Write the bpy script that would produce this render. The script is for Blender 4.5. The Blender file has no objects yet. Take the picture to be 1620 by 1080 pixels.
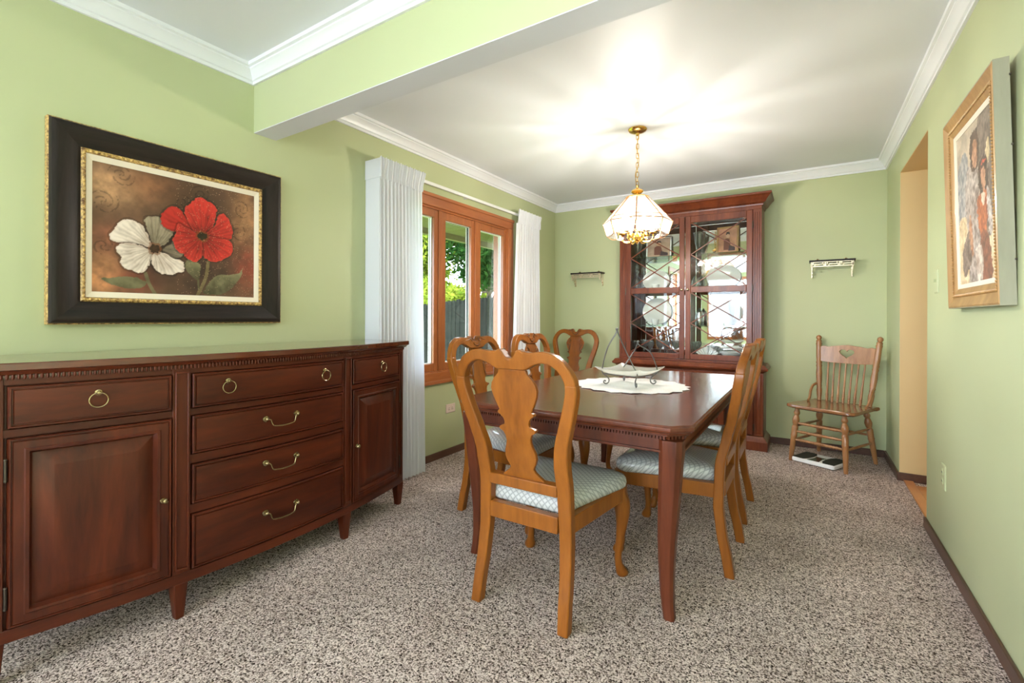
import bpy, bmesh, math, random
import numpy as np
from mathutils import Vector, Matrix
from mathutils.geometry import tessellate_polygon
random.seed(7); RNG = np.random.RandomState(11)
S = bpy.context.scene
C = S.collection
PI = math.pi

# ------------------------------------------------------------------ camera
YAW, ROLL, CAMH = 0.5665, 0.004, 1.1312
cd = bpy.data.cameras.new('camera'); cam = bpy.data.objects.new('camera', cd); C.objects.link(cam)
cd.sensor_width = 36.0; cd.lens = 731.917 / 1620 * 36; cd.shift_y = -(540 - 502.39) / 1620
cd.clip_start = 0.02; cd.clip_end = 200
_R = Vector((math.cos(YAW), math.sin(YAW), 0)); _F = Vector((-math.sin(YAW), math.cos(YAW), 0)); _Z = Vector((0, 0, 1))
_r = _R * math.cos(ROLL) + _Z * math.sin(ROLL); _u = _Z * math.cos(ROLL) - _R * math.sin(ROLL)
m = Matrix((_r, _u, -_F)).transposed().to_4x4(); m.translation = Vector((0, 0, CAMH)); cam.matrix_world = m
S.camera = cam

# ------------------------------------------------------------------ light
W = bpy.data.worlds.new('sky'); S.world = W; W.use_nodes = True
bg = W.node_tree.nodes['Background']; bg.inputs[0].default_value = (0.74, 0.84, 1.0, 1); bg.inputs[1].default_value = 12.0
sd = bpy.data.lights.new('sun', 'SUN'); sd.energy = 9.0; sd.angle = 0.009; sd.color = (1, 0.95, 0.86)
sun = bpy.data.objects.new('sun', sd); C.objects.link(sun)
sun.rotation_euler = Vector((0.38, -0.18, -0.9)).to_track_quat('-Z', 'Y').to_euler()
ad = bpy.data.lights.new('daylight_rear_window', 'AREA'); ad.shape = 'RECTANGLE'; ad.size = 2.5; ad.size_y = 1.7
ad.energy = 95; ad.color = (0.81, 0.83, 1.0)
al = bpy.data.objects.new('daylight_rear_window', ad); C.objects.link(al)
al.location = (-1.0, -4.35, 1.45); al.rotation_euler = (PI / 2, 0, 0)
al.rotation_euler = Vector((0, 1, 0)).to_track_quat('-Z', 'Y').to_euler()
ad2 = bpy.data.lights.new('added_side_fill', 'AREA'); ad2.shape = 'RECTANGLE'; ad2.size = 2.3; ad2.size_y = 1.6  # added fill lamp outside the invented side window, brightens the right wall
ad2.energy = 315; ad2.color = (0.81, 0.83, 1.0); ad2.spread = math.radians(140)
al2 = bpy.data.objects.new('added_side_fill', ad2); C.objects.link(al2)
al2.location = (-2.85, -1.8, 1.45); al2.rotation_euler = Vector((1, 0, 0)).to_track_quat('-Z', 'Z').to_euler()
BULB_STRENGTH = 740.0
S.view_settings.view_transform = 'Standard'; S.view_settings.look = 'None'
S.view_settings.gamma = 1.0; S.view_settings.exposure = 0.22; S.view_settings.use_curve_mapping = False

# ------------------------------------------------------------------ helpers
class MB:
    def __init__(s): s.v = []; s.f = []
    def add(s, vs, fs):
        o = len(s.v); s.v += [tuple(p) for p in vs]; s.f += [tuple(i + o for i in f) for f in fs]; return s
    def box(s, x0, x1, y0, y1, z0, z1):
        return s.add([(x0,y0,z0),(x1,y0,z0),(x1,y1,z0),(x0,y1,z0),(x0,y0,z1),(x1,y0,z1),(x1,y1,z1),(x0,y1,z1)],
                     [(0,3,2,1),(4,5,6,7),(0,1,5,4),(1,2,6,5),(2,3,7,6),(3,0,4,7)])
    def rings(s, rs, cap0=True, cap1=True, closed=True, loop=False):
        n = len(rs[0]); vs = [p for r in rs for p in r]; fs = []
        m_ = len(rs); last = m_ if loop else m_ - 1
        for i in range(last):
            a = i * n; b = ((i + 1) % m_) * n
            for j in range(n if closed else n - 1):
                k = (j + 1) % n
                fs.append((a + j, a + k, b + k, b + j))
        if cap0 and not loop: fs.append(tuple(reversed(range(n))))
        if cap1 and not loop: fs.append(tuple(range((m_ - 1) * n, m_ * n)))
        return s.add(vs, fs)
    def lathe(s, prof, c=(0, 0, 0), n=16, M=None, cap=True):
        rs = []
        for r, z in prof:
            ring = []
            for k in range(n):
                a = 2 * PI * k / n; p = Vector((r * math.cos(a), r * math.sin(a), z))
                if M is not None: p = M @ p
                ring.append((p[0] + c[0], p[1] + c[1], p[2] + c[2]))
            rs.append(ring)
        return s.rings(rs, cap, cap)
    def tube(s, path, r, n=8, closed=False, flat=1.0):
        P = [Vector(p) for p in path]; N = len(P)
        R_ = r if isinstance(r, (list, tuple)) else [r] * N
        T = []
        for i in range(N):
            a = P[(i - 1) % N] if (closed or i > 0) else P[i]; b = P[(i + 1) % N] if (closed or i < N - 1) else P[i]
            t = b - a; T.append(t.normalized() if t.length > 1e-9 else Vector((0, 0, 1)))
        up = Vector((0, 0, 1)) if abs(T[0].z) < 0.9 else Vector((1, 0, 0))
        nrm = (up - T[0] * up.dot(T[0])).normalized(); rs = []
        for i in range(N):
            nrm = nrm - T[i] * nrm.dot(T[i]); nrm = nrm.normalized() if nrm.length > 1e-6 else T[i].orthogonal().normalized()
            bn = T[i].cross(nrm)
            rs.append([tuple(P[i] + nrm * (R_[i] * math.cos(2*PI*k/n)) + bn * (R_[i] * flat * math.sin(2*PI*k/n))) for k in range(n)])
        return s.rings(rs, loop=closed)
    def prism(s, outer, to3, d0, d1, holes=()):
        loops = [list(outer)] + [list(h) for h in holes]
        tris = tessellate_polygon([[Vector((p[0], p[1], 0)) for p in l] for l in loops])
        flat = [p for l in loops for p in l]; n = len(flat)
        vs = [to3(a, b, d0) for a, b in flat] + [to3(a, b, d1) for a, b in flat]; fs = []
        for t in tris: fs.append(tuple(t)); fs.append(tuple(i + n for i in reversed(t)))
        o = 0
        for l in loops:
            k = len(l)
            for i in range(k): fs.append((o + i, o + (i + 1) % k, o + (i + 1) % k + n, o + i + n))
            o += k
        return s.add(vs, fs)
    def sphere(s, c, r, n=12, m_=8, sc=(1, 1, 1)):
        prof = [(max(1e-4, math.sin(PI * i / m_)) , -math.cos(PI * i / m_)) for i in range(m_ + 1)]
        return s.lathe([(a * r, b * r) for a, b in prof], c, n, Matrix.Diagonal(Vector(sc)))
    def build(s, name, mat, parent=None, bevel=0, smooth=35, sub=0, fix=True, seg=2, kind=None):
        me = bpy.data.meshes.new(name); me.from_pydata(s.v, [], s.f); me.validate()
        if fix:
            bm = bmesh.new(); bm.from_mesh(me); bmesh.ops.recalc_face_normals(bm, faces=bm.faces); bm.to_mesh(me); bm.free()
        if smooth:
            for p in me.polygons: p.use_smooth = True
            me.set_sharp_from_angle(angle=math.radians(smooth))
        me.materials.append(mat)
        o = bpy.data.objects.new(name, me); C.objects.link(o)
        if parent is not None: o.parent = parent
        if bevel:
            b = o.modifiers.new('bevel', 'BEVEL'); b.width = bevel; b.segments = seg; b.limit_method = 'ANGLE'; b.angle_limit = math.radians(40)
        if sub:
            b = o.modifiers.new('sub', 'SUBSURF'); b.levels = sub; b.render_levels = sub
        if kind: o['kind'] = kind
        return o

def empty(name, loc=(0, 0, 0), rz=0):
    o = bpy.data.objects.new(name, None); C.objects.link(o); o.location = loc; o.rotation_euler = (0, 0, rz); o.empty_display_size = 0.1
    return o
def tag(o, label=None, cat=None, group=None, kind=None):
    if label: o['label'] = label
    if cat: o['category'] = cat
    if group: o['group'] = group
    if kind: o['kind'] = kind
    return o
def thing(name, label, cat, loc=(0, 0, 0), rz=0, group=None): return tag(empty(name, loc, rz), label, cat, group)
def structure(o): o['kind'] = 'structure'; return o
KIDS = {}
def copy_tree(o, parent=None):
    c = o.copy(); C.objects.link(c); c.parent = parent
    for ch in [x for x in bpy.data.objects if x.parent == o]: copy_tree(ch, c)
    return c
def lerp_tab(tab, z):
    if z <= tab[0][0]: return tab[0][1]
    for (a, b), (c_, d) in zip(tab, tab[1:]):
        if z <= c_:
            t = (z - a) / (c_ - a); t = t * t * (3 - 2 * t) * 0.35 + t * 0.65
            return b + (d - b) * t
    return tab[-1][1]
def catmull(P, k=4, closed=False):
    out = []; n = len(P)
    rng = range(n) if closed else range(n - 1)
    for i in rng:
        g = (lambda j: P[j % n]) if closed else (lambda j: P[max(0, min(n - 1, j))])
        p0, p1, p2, p3 = g(i-1), g(i), g(i+1), g(i+2)
        for q in range(k):
            t = q / k
            out.append(tuple(0.5 * (2*b + (c_-a)*t + (2*a-5*b+4*c_-d)*t*t + (3*b-a-3*c_+d)*t**3) for a, b, c_, d in zip(p0, p1, p2, p3)))
    if not closed: out.append(tuple(P[-1]))
    return out

# ------------------------------------------------------------------ materials
def nmat(name):
    m_ = bpy.data.materials.new(name); m_.use_nodes = True
    nt = m_.node_tree; return m_, nt, nt.nodes['Principled BSDF'], nt.nodes, nt.links
def plain(name, col, rough=0.5, metal=0, spec=0.5, coat=0):
    m_, nt, p, N, L = nmat(name); p.inputs['Base Color'].default_value = (*col, 1); p.inputs['Roughness'].default_value = rough
    p.inputs['Metallic'].default_value = metal; p.inputs['Specular IOR Level'].default_value = spec; p.inputs['Coat Weight'].default_value = coat
    return m_
def ramp(N, L, fac, stops):
    r = N.new('ShaderNodeValToRGB'); e = r.color_ramp.elements
    while len(e) < len(stops): e.new(0.5)
    for i, (p, c_) in enumerate(stops): e[i].position = p; e[i].color = (*c_, 1)
    L.new(fac, r.inputs[0]); return r.outputs[0]
def coords(N, L, scale=(1, 1, 1), kind='Object'):
    t = N.new('ShaderNodeTexCoord'); mp = N.new('ShaderNodeMapping'); mp.inputs['Scale'].default_value = scale
    L.new(t.outputs[kind], mp.inputs[0]); return mp.outputs[0]
def noise(N, L, vec, scale, detail=3, rough=0.55, dist=0):
    n = N.new('ShaderNodeTexNoise'); n.inputs['Scale'].default_value = scale; n.inputs['Detail'].default_value = detail
    n.inputs['Roughness'].default_value = rough; n.inputs['Distortion'].default_value = dist; L.new(vec, n.inputs['Vector']); return n.outputs[0]
def bump(N, L, p, h, strength=0.2, dist=0.01):
    b = N.new('ShaderNodeBump'); b.inputs['Strength'].default_value = strength; b.inputs['Distance'].default_value = dist
    L.new(h, b.inputs['Height']); L.new(b.outputs[0], p.inputs['Normal'])
def wood(name, dark, light, axis='z', rough=0.3, coat=0.3, scale=9, mid=None, spec=0.5):
    m_, nt, p, N, L = nmat(name)
    sc = {'x': (0.12, 1, 1), 'y': (1, 0.12, 1), 'z': (1, 1, 0.12)}[axis]
    v = coords(N, L, sc); n1 = noise(N, L, v, scale, 5, 0.6, 1.2); n2 = noise(N, L, v, scale * 9, 3, 0.6, 0.3)
    mx = N.new('ShaderNodeMath'); mx.operation = 'MULTIPLY_ADD'; mx.inputs[1].default_value = 0.28; L.new(n2, mx.inputs[0]); 
    mm = N.new('ShaderNodeMath'); mm.operation = 'MULTIPLY'; mm.inputs[1].default_value = 0.72; L.new(n1, mm.inputs[0]); L.new(mm.outputs[0], mx.inputs[2])
    c_ = ramp(N, L, mx.outputs[0], [(0.28, dark), (0.5, mid or tuple((a + b) / 2 for a, b in zip(dark, light))), (0.72, light)])
    L.new(c_, p.inputs['Base Color']); p.inputs['Roughness'].default_value = rough
    p.inputs['Coat Weight'].default_value = coat; p.inputs['Coat Roughness'].default_value = 0.12; p.inputs['Specular IOR Level'].default_value = spec
    bump(N, L, p, n2, 0.05, 0.002); return m_
def speckle(name, c0, c1, scale, rough=0.9, bstr=0.1, bd=0.002, detail=3):
    m_, nt, p, N, L = nmat(name); n = noise(N, L, coords(N, L), scale, detail, 0.6)
    L.new(ramp(N, L, n, [(0.35, c0), (0.65, c1)]), p.inputs['Base Color']); p.inputs['Roughness'].default_value = rough; p.inputs['Specular IOR Level'].default_value = 0.5 if rough < .8 else 0.05
    bump(N, L, p, n, bstr, bd); return m_
def vcol(name, rough=0.5, spec=0.3):
    m_, nt, p, N, L = nmat(name); a = N.new('ShaderNodeAttribute'); a.attribute_name = 'Col'
    L.new(a.outputs['Color'], p.inputs['Base Color']); p.inputs['Roughness'].default_value = rough; p.inputs['Specular IOR Level'].default_value = spec
    return m_
def glass(name, tint=(1, 1, 1), base=0.05, gain=0.6, rough=0.0, diff=0.0):
    m_ = bpy.data.materials.new(name); m_.use_nodes = True; nt = m_.node_tree; N, L = nt.nodes, nt.links
    N.remove(N['Principled BSDF']); out = N['Material Output']
    t = N.new('ShaderNodeBsdfTransparent'); t.inputs[0].default_value = (*tint, 1)
    g = N.new('ShaderNodeBsdfGlossy'); g.inputs['Roughness'].default_value = rough
    lw = N.new('ShaderNodeLayerWeight'); lw.inputs[0].default_value = 0.2
    mr = N.new('ShaderNodeMath'); mr.operation = 'MULTIPLY_ADD'; mr.inputs[1].default_value = gain; mr.inputs[2].default_value = base; mr.use_clamp = True
    L.new(lw.outputs['Fresnel'], mr.inputs[0]); mx = N.new('ShaderNodeMixShader'); L.new(mr.outputs[0], mx.inputs[0])
    L.new(t.outputs[0], mx.inputs[1]); L.new(g.outputs[0], mx.inputs[2]); last = mx.outputs[0]
    if diff:
        d = N.new('ShaderNodeBsdfTranslucent'); d.inputs[0].default_value = (1, .97, .92, 1)
        m2 = N.new('ShaderNodeMixShader'); m2.inputs[0].default_value = diff; L.new(last, m2.inputs[1]); L.new(d.outputs[0], m2.inputs[2]); last = m2.outputs[0]
    L.new(last, out.inputs[0]); return m_
def sheer(name, col, tr=0.35):
    m_ = bpy.data.materials.new(name); m_.use_nodes = True; nt = m_.node_tree; N, L = nt.nodes, nt.links
    N.remove(N['Principled BSDF']); out = N['Material Output']
    d = N.new('ShaderNodeBsdfDiffuse'); d.inputs[0].default_value = (*col, 1); t = N.new('ShaderNodeBsdfTranslucent'); t.inputs[0].default_value = (*col, 1)
    mx = N.new('ShaderNodeMixShader'); mx.inputs[0].default_value = tr; L.new(d.outputs[0], mx.inputs[1]); L.new(t.outputs[0], mx.inputs[2]); L.new(mx.outputs[0], out.inputs[0])
    return m_
def emit(name, col, st):
    m_, nt, p, N, L = nmat(name); p.inputs['Base Color'].default_value = (*col, 1)
    p.inputs['Emission Color'].default_value = (*col, 1); p.inputs['Emission Strength'].default_value = st; return m_
def leafmat(name, c0, c1):
    m_ = bpy.data.materials.new(name); m_.use_nodes = True; nt = m_.node_tree; N, L = nt.nodes, nt.links
    N.remove(N['Principled BSDF']); out = N['Material Output']; v = coords(N, L); n = noise(N, L, v, 3.0, 3)
    col = ramp(N, L, n, [(0.3, c0), (0.7, c1)])
    d = N.new('ShaderNodeBsdfDiffuse'); t = N.new('ShaderNodeBsdfTranslucent'); L.new(col, d.inputs[0]); L.new(col, t.inputs[0])
    mx = N.new('ShaderNodeMixShader'); mx.inputs[0].default_value = 0.5; L.new(d.outputs[0], mx.inputs[1]); L.new(t.outputs[0], mx.inputs[2]); L.new(mx.outputs[0], out.inputs[0])
    return m_

M = {}
def wallpaint(name, col):
    m_, nt, p, N, L = nmat(name); v = coords(N, L); n = noise(N, L, v, 260, 2); n2 = noise(N, L, v, 1.3, 2)
    c1 = tuple(x * 0.97 for x in col); c2 = tuple(min(1, x * 1.03) for x in col)
    L.new(ramp(N, L, n2, [(0.3, c1), (0.7, c2)]), p.inputs['Base Color']); p.inputs['Roughness'].default_value = 0.5; p.inputs['Specular IOR Level'].default_value = 0.35
    bump(N, L, p, n, 0.08, 0.0015); return m_
M['green'] = wallpaint('sage_green_paint', (0.50, 0.54, 0.312))
M['beige'] = wallpaint('beige_paint', (0.72, 0.53, 0.26))
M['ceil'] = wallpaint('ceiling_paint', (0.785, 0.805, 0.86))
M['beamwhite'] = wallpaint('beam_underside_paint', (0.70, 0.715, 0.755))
M['trim'] = plain('white_trim_paint', (0.83, 0.845, 0.88), 0.35)
M['white'] = plain('white_plastic', (0.82, 0.82, 0.80), 0.4)
M['rose'] = plain('pale_pink_plastic', (0.75, 0.60, 0.52), 0.4)
M['greenplate'] = plain('green_painted_plate', (0.50, 0.54, 0.312), 0.5)
M['dark'] = plain('dark_slot', (0.02, 0.02, 0.02), 0.6)
M['base'] = wood('baseboard_wood', (0.055, 0.022, 0.013), (0.13, 0.055, 0.03), 'y', 0.4, 0.2)
M['cherry'] = wood('cherry_wood_upright', (0.022, 0.0040, 0.0020), (0.125, 0.024, 0.008), 'z', 0.34, 0.0, 6, None, 0.28)
M['cherry_h'] = wood('cherry_wood_lengthwise', (0.022, 0.0040, 0.0020), (0.125, 0.024, 0.008), 'y', 0.34, 0.0, 6, None, 0.28)
M['cherry_x'] = wood('cherry_wood_crosswise', (0.085, 0.020, 0.009), (0.24, 0.070, 0.027), 'x', 0.30, 0.35, 7)
M['cab'] = wood('red_cherry_wood', (0.065, 0.013, 0.0055), (0.23, 0.056, 0.019), 'z', 0.30, 0.12, 7, None, 0.35)
M['tabletop'] = wood('mahogany_table_top', (0.060, 0.013, 0.006), (0.18, 0.045, 0.017), 'y', 0.22, 0.22, 6, None, 0.4)
M['cherry_top'] = wood('polished_cherry_top', (0.030, 0.006, 0.003), (0.14, 0.030, 0.011), 'y', 0.10, 0.5, 6)
M['table'] = wood('mahogany_table_frame', (0.04, 0.009, 0.0045), (0.14, 0.034, 0.013), 'z', 0.32, 0.05, 7, None, 0.3)
M['honey'] = wood('honey_maple', (0.155, 0.043, 0.006), (0.37, 0.122, 0.016), 'z', 0.30, 0.1, 6, None, 0.3)
M['honey_carved'] = wood('honey_maple_glazed_carving', (0.09, 0.026, 0.006), (0.30, 0.10, 0.02), 'z', 0.3, 0.2, 20)
M['oak'] = wood('golden_oak', (0.20, 0.075, 0.024), (0.50, 0.245, 0.095), 'z', 0.3, 0.4, 14)
M['oakseat'] = wood('oak_seat', (0.15, 0.055, 0.02), (0.36, 0.16, 0.06), 'y', 0.22, 0.5, 10)
M['orange'] = wood('orange_window_wood', (0.30, 0.085, 0.022), (0.50, 0.165, 0.05), 'y', 0.38, 0.3, 8)
M['orange_z'] = wood('orange_window_wood_upright', (0.30, 0.085, 0.022), (0.50, 0.165, 0.05), 'z', 0.38, 0.3, 8)
M['plank'] = wood('orange_floor_plank', (0.40, 0.15, 0.045), (0.62, 0.27, 0.09), 'y', 0.3, 0.3, 8)
M['darkwood'] = wood('black_brown_frame', (0.006, 0.005, 0.005), (0.034, 0.022, 0.018), 'y', 0.38, 0.0, 10, None, 0.25)
M['darkwood_z'] = wood('black_brown_frame_upright', (0.006, 0.005, 0.005), (0.034, 0.022, 0.018), 'z', 0.38, 0.0, 10, None, 0.25)
M['gold'] = speckle('antique_gold', (0.16, 0.07, 0.02), (0.75, 0.50, 0.16), 90, 0.35, 0.3, 0.003)
M['goldframe'] = wood('gilt_frame', (0.30, 0.15, 0.05), (0.56, 0.33, 0.12), 'z', 0.38, 0.2, 8)
M['greyside'] = wood('silver_grey_wood', (0.27, 0.26, 0.18), (0.37, 0.35, 0.25), 'z', 0.5, 0.0, 8, None, 0.3)
M['liner'] = plain('cream_linen_liner', (0.80, 0.70, 0.56), 0.7)
M['brass'] = plain('polished_brass', (0.83, 0.53, 0.16), 0.18, 1)
M['antbrass'] = plain('antique_brass', (0.36, 0.28, 0.15), 0.25, 1)
M['darkbrass'] = plain('blackened_brass', (0.10, 0.085, 0.07), 0.35, 1)
M['copper'] = plain('copper_came', (0.42, 0.20, 0.08), 0.3, 1)
M['mirror'] = plain('mirror', (0.80, 0.82, 0.81), 0.015, 1)
M['iron'] = plain('wrought_iron', (0.16, 0.155, 0.15), 0.35, 0.9)
M['glass'] = glass('window_glass', (0.96, 0.98, 0.96), 0.01, 0.22)
M['cabglass'] = glass('cabinet_glass', (0.96, 0.98, 0.97), 0.02, 0.6)
M['lampglass'] = glass('bevelled_lamp_glass', (0.97, 0.96, 0.94), 0.05, 0.6, 0.02, 0.015)
M['lampbevel'] = glass('lamp_glass_bevel', (0.60, 0.58, 0.56), 0.12, 0.7, 0.03, 0.02)
M['crystal'] = glass('crystal', (0.95, 0.97, 0.98), 0.16, 0.8, 0.03, 0.10)
M['shelfglass'] = glass('shelf_glass', (0.80, 0.93, 0.88), 0.08, 0.6)
M['trayglass'] = glass('frosted_tray_glass', (0.88, 0.95, 0.92), 0.12, 0.6, 0.12, 0.30)
M['china'] = plain('white_china', (0.80, 0.79, 0.76), 0.15)
M['silver'] = plain('silver', (0.72, 0.72, 0.72), 0.22, 1)
M['curtain'] = sheer('white_curtain_fabric', (0.88, 0.89, 0.93), 0.25)
M['bulb'] = emit('lit_bulb', (1.0, 0.945, 0.88), BULB_STRENGTH)
M['lace'] = speckle('white_lace', (0.62, 0.60, 0.60), (0.92, 0.91, 0.91), 220, 0.9, 0.5, 0.003)
M['black'] = plain('black_rubber_mat', (0.012, 0.014, 0.013), 0.55)
M['scaleglass'] = plain('black_display', (0.02, 0.02, 0.02), 0.1)
M['fence'] = wood('shade_darkened_fence_wood', (0.003, 0.0035, 0.003), (0.042, 0.043, 0.036), 'z', 0.95, 0, 9, None, 0.02)  # boards coloured darker to stand for the shade on the fence
M['bark'] = speckle('tree_bark', (0.06, 0.045, 0.03), (0.22, 0.18, 0.12), 14, 0.95, 0.6, 0.02)
M['leaf_y'] = leafmat('sunlit_leaf', (0.06, 0.12, 0.010), (0.34, 0.38, 0.05))
M['leaf_g'] = leafmat('deep_green_leaf', (0.008, 0.032, 0.008), (0.05, 0.13, 0.026))
M['grass'] = speckle('lawn', (0.06, 0.12, 0.02), (0.16, 0.26, 0.06), 30)
M['soffit'] = wood('soffit_paint', (0.20, 0.18, 0.10), (0.26, 0.235, 0.14), 'y', 0.9, 0, 9, None, 0.05)
M['brick'] = speckle('red_brick', (0.07, 0.026, 0.017), (0.16, 0.075, 0.05), 30, 0.9, 0.4, 0.005)
M['mortar'] = speckle('mortar', (0.20, 0.185, 0.165), (0.27, 0.26, 0.235), 60)
# carpet
m_, nt, p, N, L = nmat('speckled_carpet'); v = coords(N, L)
na = noise(N, L, v, 150, 3, 0.7, 0.6); nb_ = noise(N, L, v, 48, 2, 0.6, 0.4)
mxx = N.new('ShaderNodeMix'); mxx.inputs[0].default_value = 0.22; L.new(na, mxx.inputs[2]); L.new(nb_, mxx.inputs[3]); n1 = mxx.outputs[0]; n2 = noise(N, L, v, 3.2, 4, 0.65)
c1 = ramp(N, L, n1, [(0.41, (0.018, 0.010, 0.008)), (0.458, (0.23, 0.165, 0.135)), (0.505, (0.64, 0.515, 0.46)), (0.565, (0.97, 0.83, 0.77))])
c2 = ramp(N, L, n2, [(0.32, (0.76, 0.74, 0.73)), (0.66, (1, 1, 1))])
mx = N.new('ShaderNodeMix'); mx.data_type = 'RGBA'; mx.blend_type = 'MULTIPLY'; mx.inputs[0].default_value = 1
L.new(c1, mx.inputs[6]); L.new(c2, mx.inputs[7]); L.new(mx.outputs[2], p.inputs['Base Color'])
p.inputs['Roughness'].default_value = 1; p.inputs['Specular IOR Level'].default_value = 0.05; bump(N, L, p, n1, 0.9, 0.012); M['carpet'] = m_
# damask seat fabric
def damask(name, coat):
    m_, nt, p, N, L = nmat(name); v = coords(N, L); sx = N.new('ShaderNodeSeparateXYZ'); L.new(v, sx.inputs[0])
    def lat(op):
        zz_ = N.new('ShaderNodeMath'); zz_.operation = 'MULTIPLY_ADD'; zz_.inputs[1].default_value = 0.9; L.new(sx.outputs[2], zz_.inputs[0]); L.new(sx.outputs[1], zz_.inputs[2])
        a = N.new('ShaderNodeMath'); a.operation = op; L.new(sx.outputs[0], a.inputs[0]); L.new(zz_.outputs[0], a.inputs[1])
        b = N.new('ShaderNodeMath'); b.operation = 'MULTIPLY'; b.inputs[1].default_value = 120; L.new(a.outputs[0], b.inputs[0])
        c_ = N.new('ShaderNodeMath'); c_.operation = 'SINE'; L.new(b.outputs[0], c_.inputs[0])
        d = N.new('ShaderNodeMath'); d.operation = 'ABSOLUTE'; L.new(c_.outputs[0], d.inputs[0]); return d.outputs[0]
    mn = N.new('ShaderNodeMath'); mn.operation = 'MINIMUM'; L.new(lat('ADD'), mn.inputs[0]); L.new(lat('SUBTRACT'), mn.inputs[1])
    L.new(ramp(N, L, mn.outputs[0], [(0.10, (0.27, 0.28, 0.28)), (0.30, (0.44, 0.45, 0.445)), (0.8, (0.56, 0.57, 0.56))]), p.inputs['Base Color'])
    p.inputs['Roughness'].default_value = 0.6; p.inputs['Coat Weight'].default_value = coat; p.inputs['Coat Roughness'].default_value = 0.08
    h = noise(N, L, v, 14, 2) if coat else mn.outputs[0]
    bump(N, L, p, h, 0.35 if coat else 0.15, 0.02 if coat else 0.003); return m_
M['seat'] = damask('grey_damask', 0.0); M['seatplastic'] = damask('grey_damask_under_clear_plastic', 0.9)
M['print'] = vcol('flower_print', 0.28, 0.4); M['oil'] = vcol('oil_paint', 0.5, 0.3)

# ------------------------------------------------------------------ room shell
XL, XR, YB, Y1, Y2, H, ZB = -2.482, 0.555, 4.835, 1.337, 1.460, 2.44, 2.106
YF = -4.0
WY0, WY1, WZ0, WZ1 = 2.315, 3.82, 0.68, 2.02           # dining window rough opening
structure(MB().box(XL - .15, XR + .15, YF - .15, YB + .15, -0.12, 0).build('floor', M['carpet']))
structure(MB().box(XL - .15, XR + .15, YF - .15, YB + .15, H, H + .12).build('ceiling', M['ceil']))
w = MB()
SY0, SY1, SZ0, SZ1 = -3.0, -.6, .65, 2.15             # side opening added behind the camera to let fill light in
w.box(XL - .15, XL, YF - .15, SY0, 0, H); w.box(XL - .15, XL, SY1, WY0, 0, H); w.box(XL - .15, XL, SY0, SY1, 0, SZ0); w.box(XL - .15, XL, SY0, SY1, SZ1, H); w.box(XL - .15, XL, WY1, YB + .15, 0, H)
w.box(XL - .15, XL, WY0, WY1, 0, WZ0); w.box(XL - .15, XL, WY0, WY1, WZ1, H)
structure(w.build('wall_left', M['green'], smooth=0))
DY0, DY1, DZ = 3.333, 4.215, 2.165
w = MB(); w.box(XR, XR + .15, YF - .15, DY0, 0, H); w.box(XR, XR + .15, DY1, YB + .15, 0, H); w.box(XR, XR + .15, DY0, DY1, DZ, H)
structure(w.build('wall_right', M['green'], smooth=0))
structure(MB().box(XL, XR, YB, YB + .15, 0, H).build('wall_back', M['green'], smooth=0))
RX0, RX1, RZ0, RZ1 = -2.2, 0.2, 0.65, 2.15             # window behind the camera
w = MB(); w.box(XL, RX0, YF - .15, YF, 0, H); w.box(RX1, XR, YF - .15, YF, 0, H); w.box(RX0, RX1, YF - .15, YF, 0, RZ0); w.box(RX0, RX1, YF - .15, YF, RZ1, H)
structure(w.build('wall_front', M['green'], smooth=0))
bm_ = structure(MB().box(XL, XR, Y1, Y2, ZB + .004, H).build('wall_beam', M['green'], smooth=0))
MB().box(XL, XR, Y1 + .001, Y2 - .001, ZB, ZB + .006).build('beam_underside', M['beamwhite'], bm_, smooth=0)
# doorway lining and kitchen beyond
d = structure(empty('door_1', (XR, (DY0 + DY1) / 2, 0)))
yc = (DY0 + DY1) / 2
MB().box(.001, .149, DY1 - yc - .004, DY1 - yc + .003, 0, DZ).build('jamb_lining', M['beige'], d, smooth=0)
MB().box(.001, .149, DY0 - yc - .003, DY0 - yc + .004, 0, DZ).build('jamb_lining', M['beige'], d, smooth=0)
MB().box(.001, .149, DY0 - yc + .004, DY1 - yc - .004, DZ - .004, DZ + .003).build('head_lining', M['beige'], d, smooth=0)
KX1, KY0, KY1 = 2.6, 2.4, 5.4
kf = structure(MB().box(XR + .15, KX1, KY0, KY1, -.12, -.012).build('floor_kitchen', M['plank'], smooth=0))
bp = None; y = 3.0; 
for i in range(8):
    for j in range(3):
        x0 = XR + .13 + j * .62 + (i % 2) * .0
        if bp is None:
            bp = MB().box(-.30, .30, -.047, .047, .0005, .006).build('plank', M['plank'], kf, bevel=.002); o = bp
        else:
            o = bp.copy(); C.objects.link(o)
        o.location = (XR + .072 + .3 + j * .605, 3.395 + i * .096, 0)
structure(MB().box(KX1, KX1 + .1, KY0, KY1, -.1, H).build('wall_kitchen_far', M['beige'], smooth=0))
structure(MB().box(XR + .15, KX1, KY1, KY1 + .1, -.1, H).build('wall_kitchen_back', M['beige'], smooth=0))
structure(MB().box(XR + .15, KX1, KY0 - .1, KY0, -.1, H).build('wall_kitchen_front', M['beige'], smooth=0))
structure(MB().box(XR + .15, KX1 + .1, KY0 - .1, KY1 + .1, H, H + .12).build('ceiling_kitchen', M['ceil'], smooth=0))
MBt = MB().box(XR + .02, XR + .075, DY0 + .006, DY1 - .02, 0, .012)
structure(MBt.build('trim_threshold', M['plank'], bevel=.004))
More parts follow.
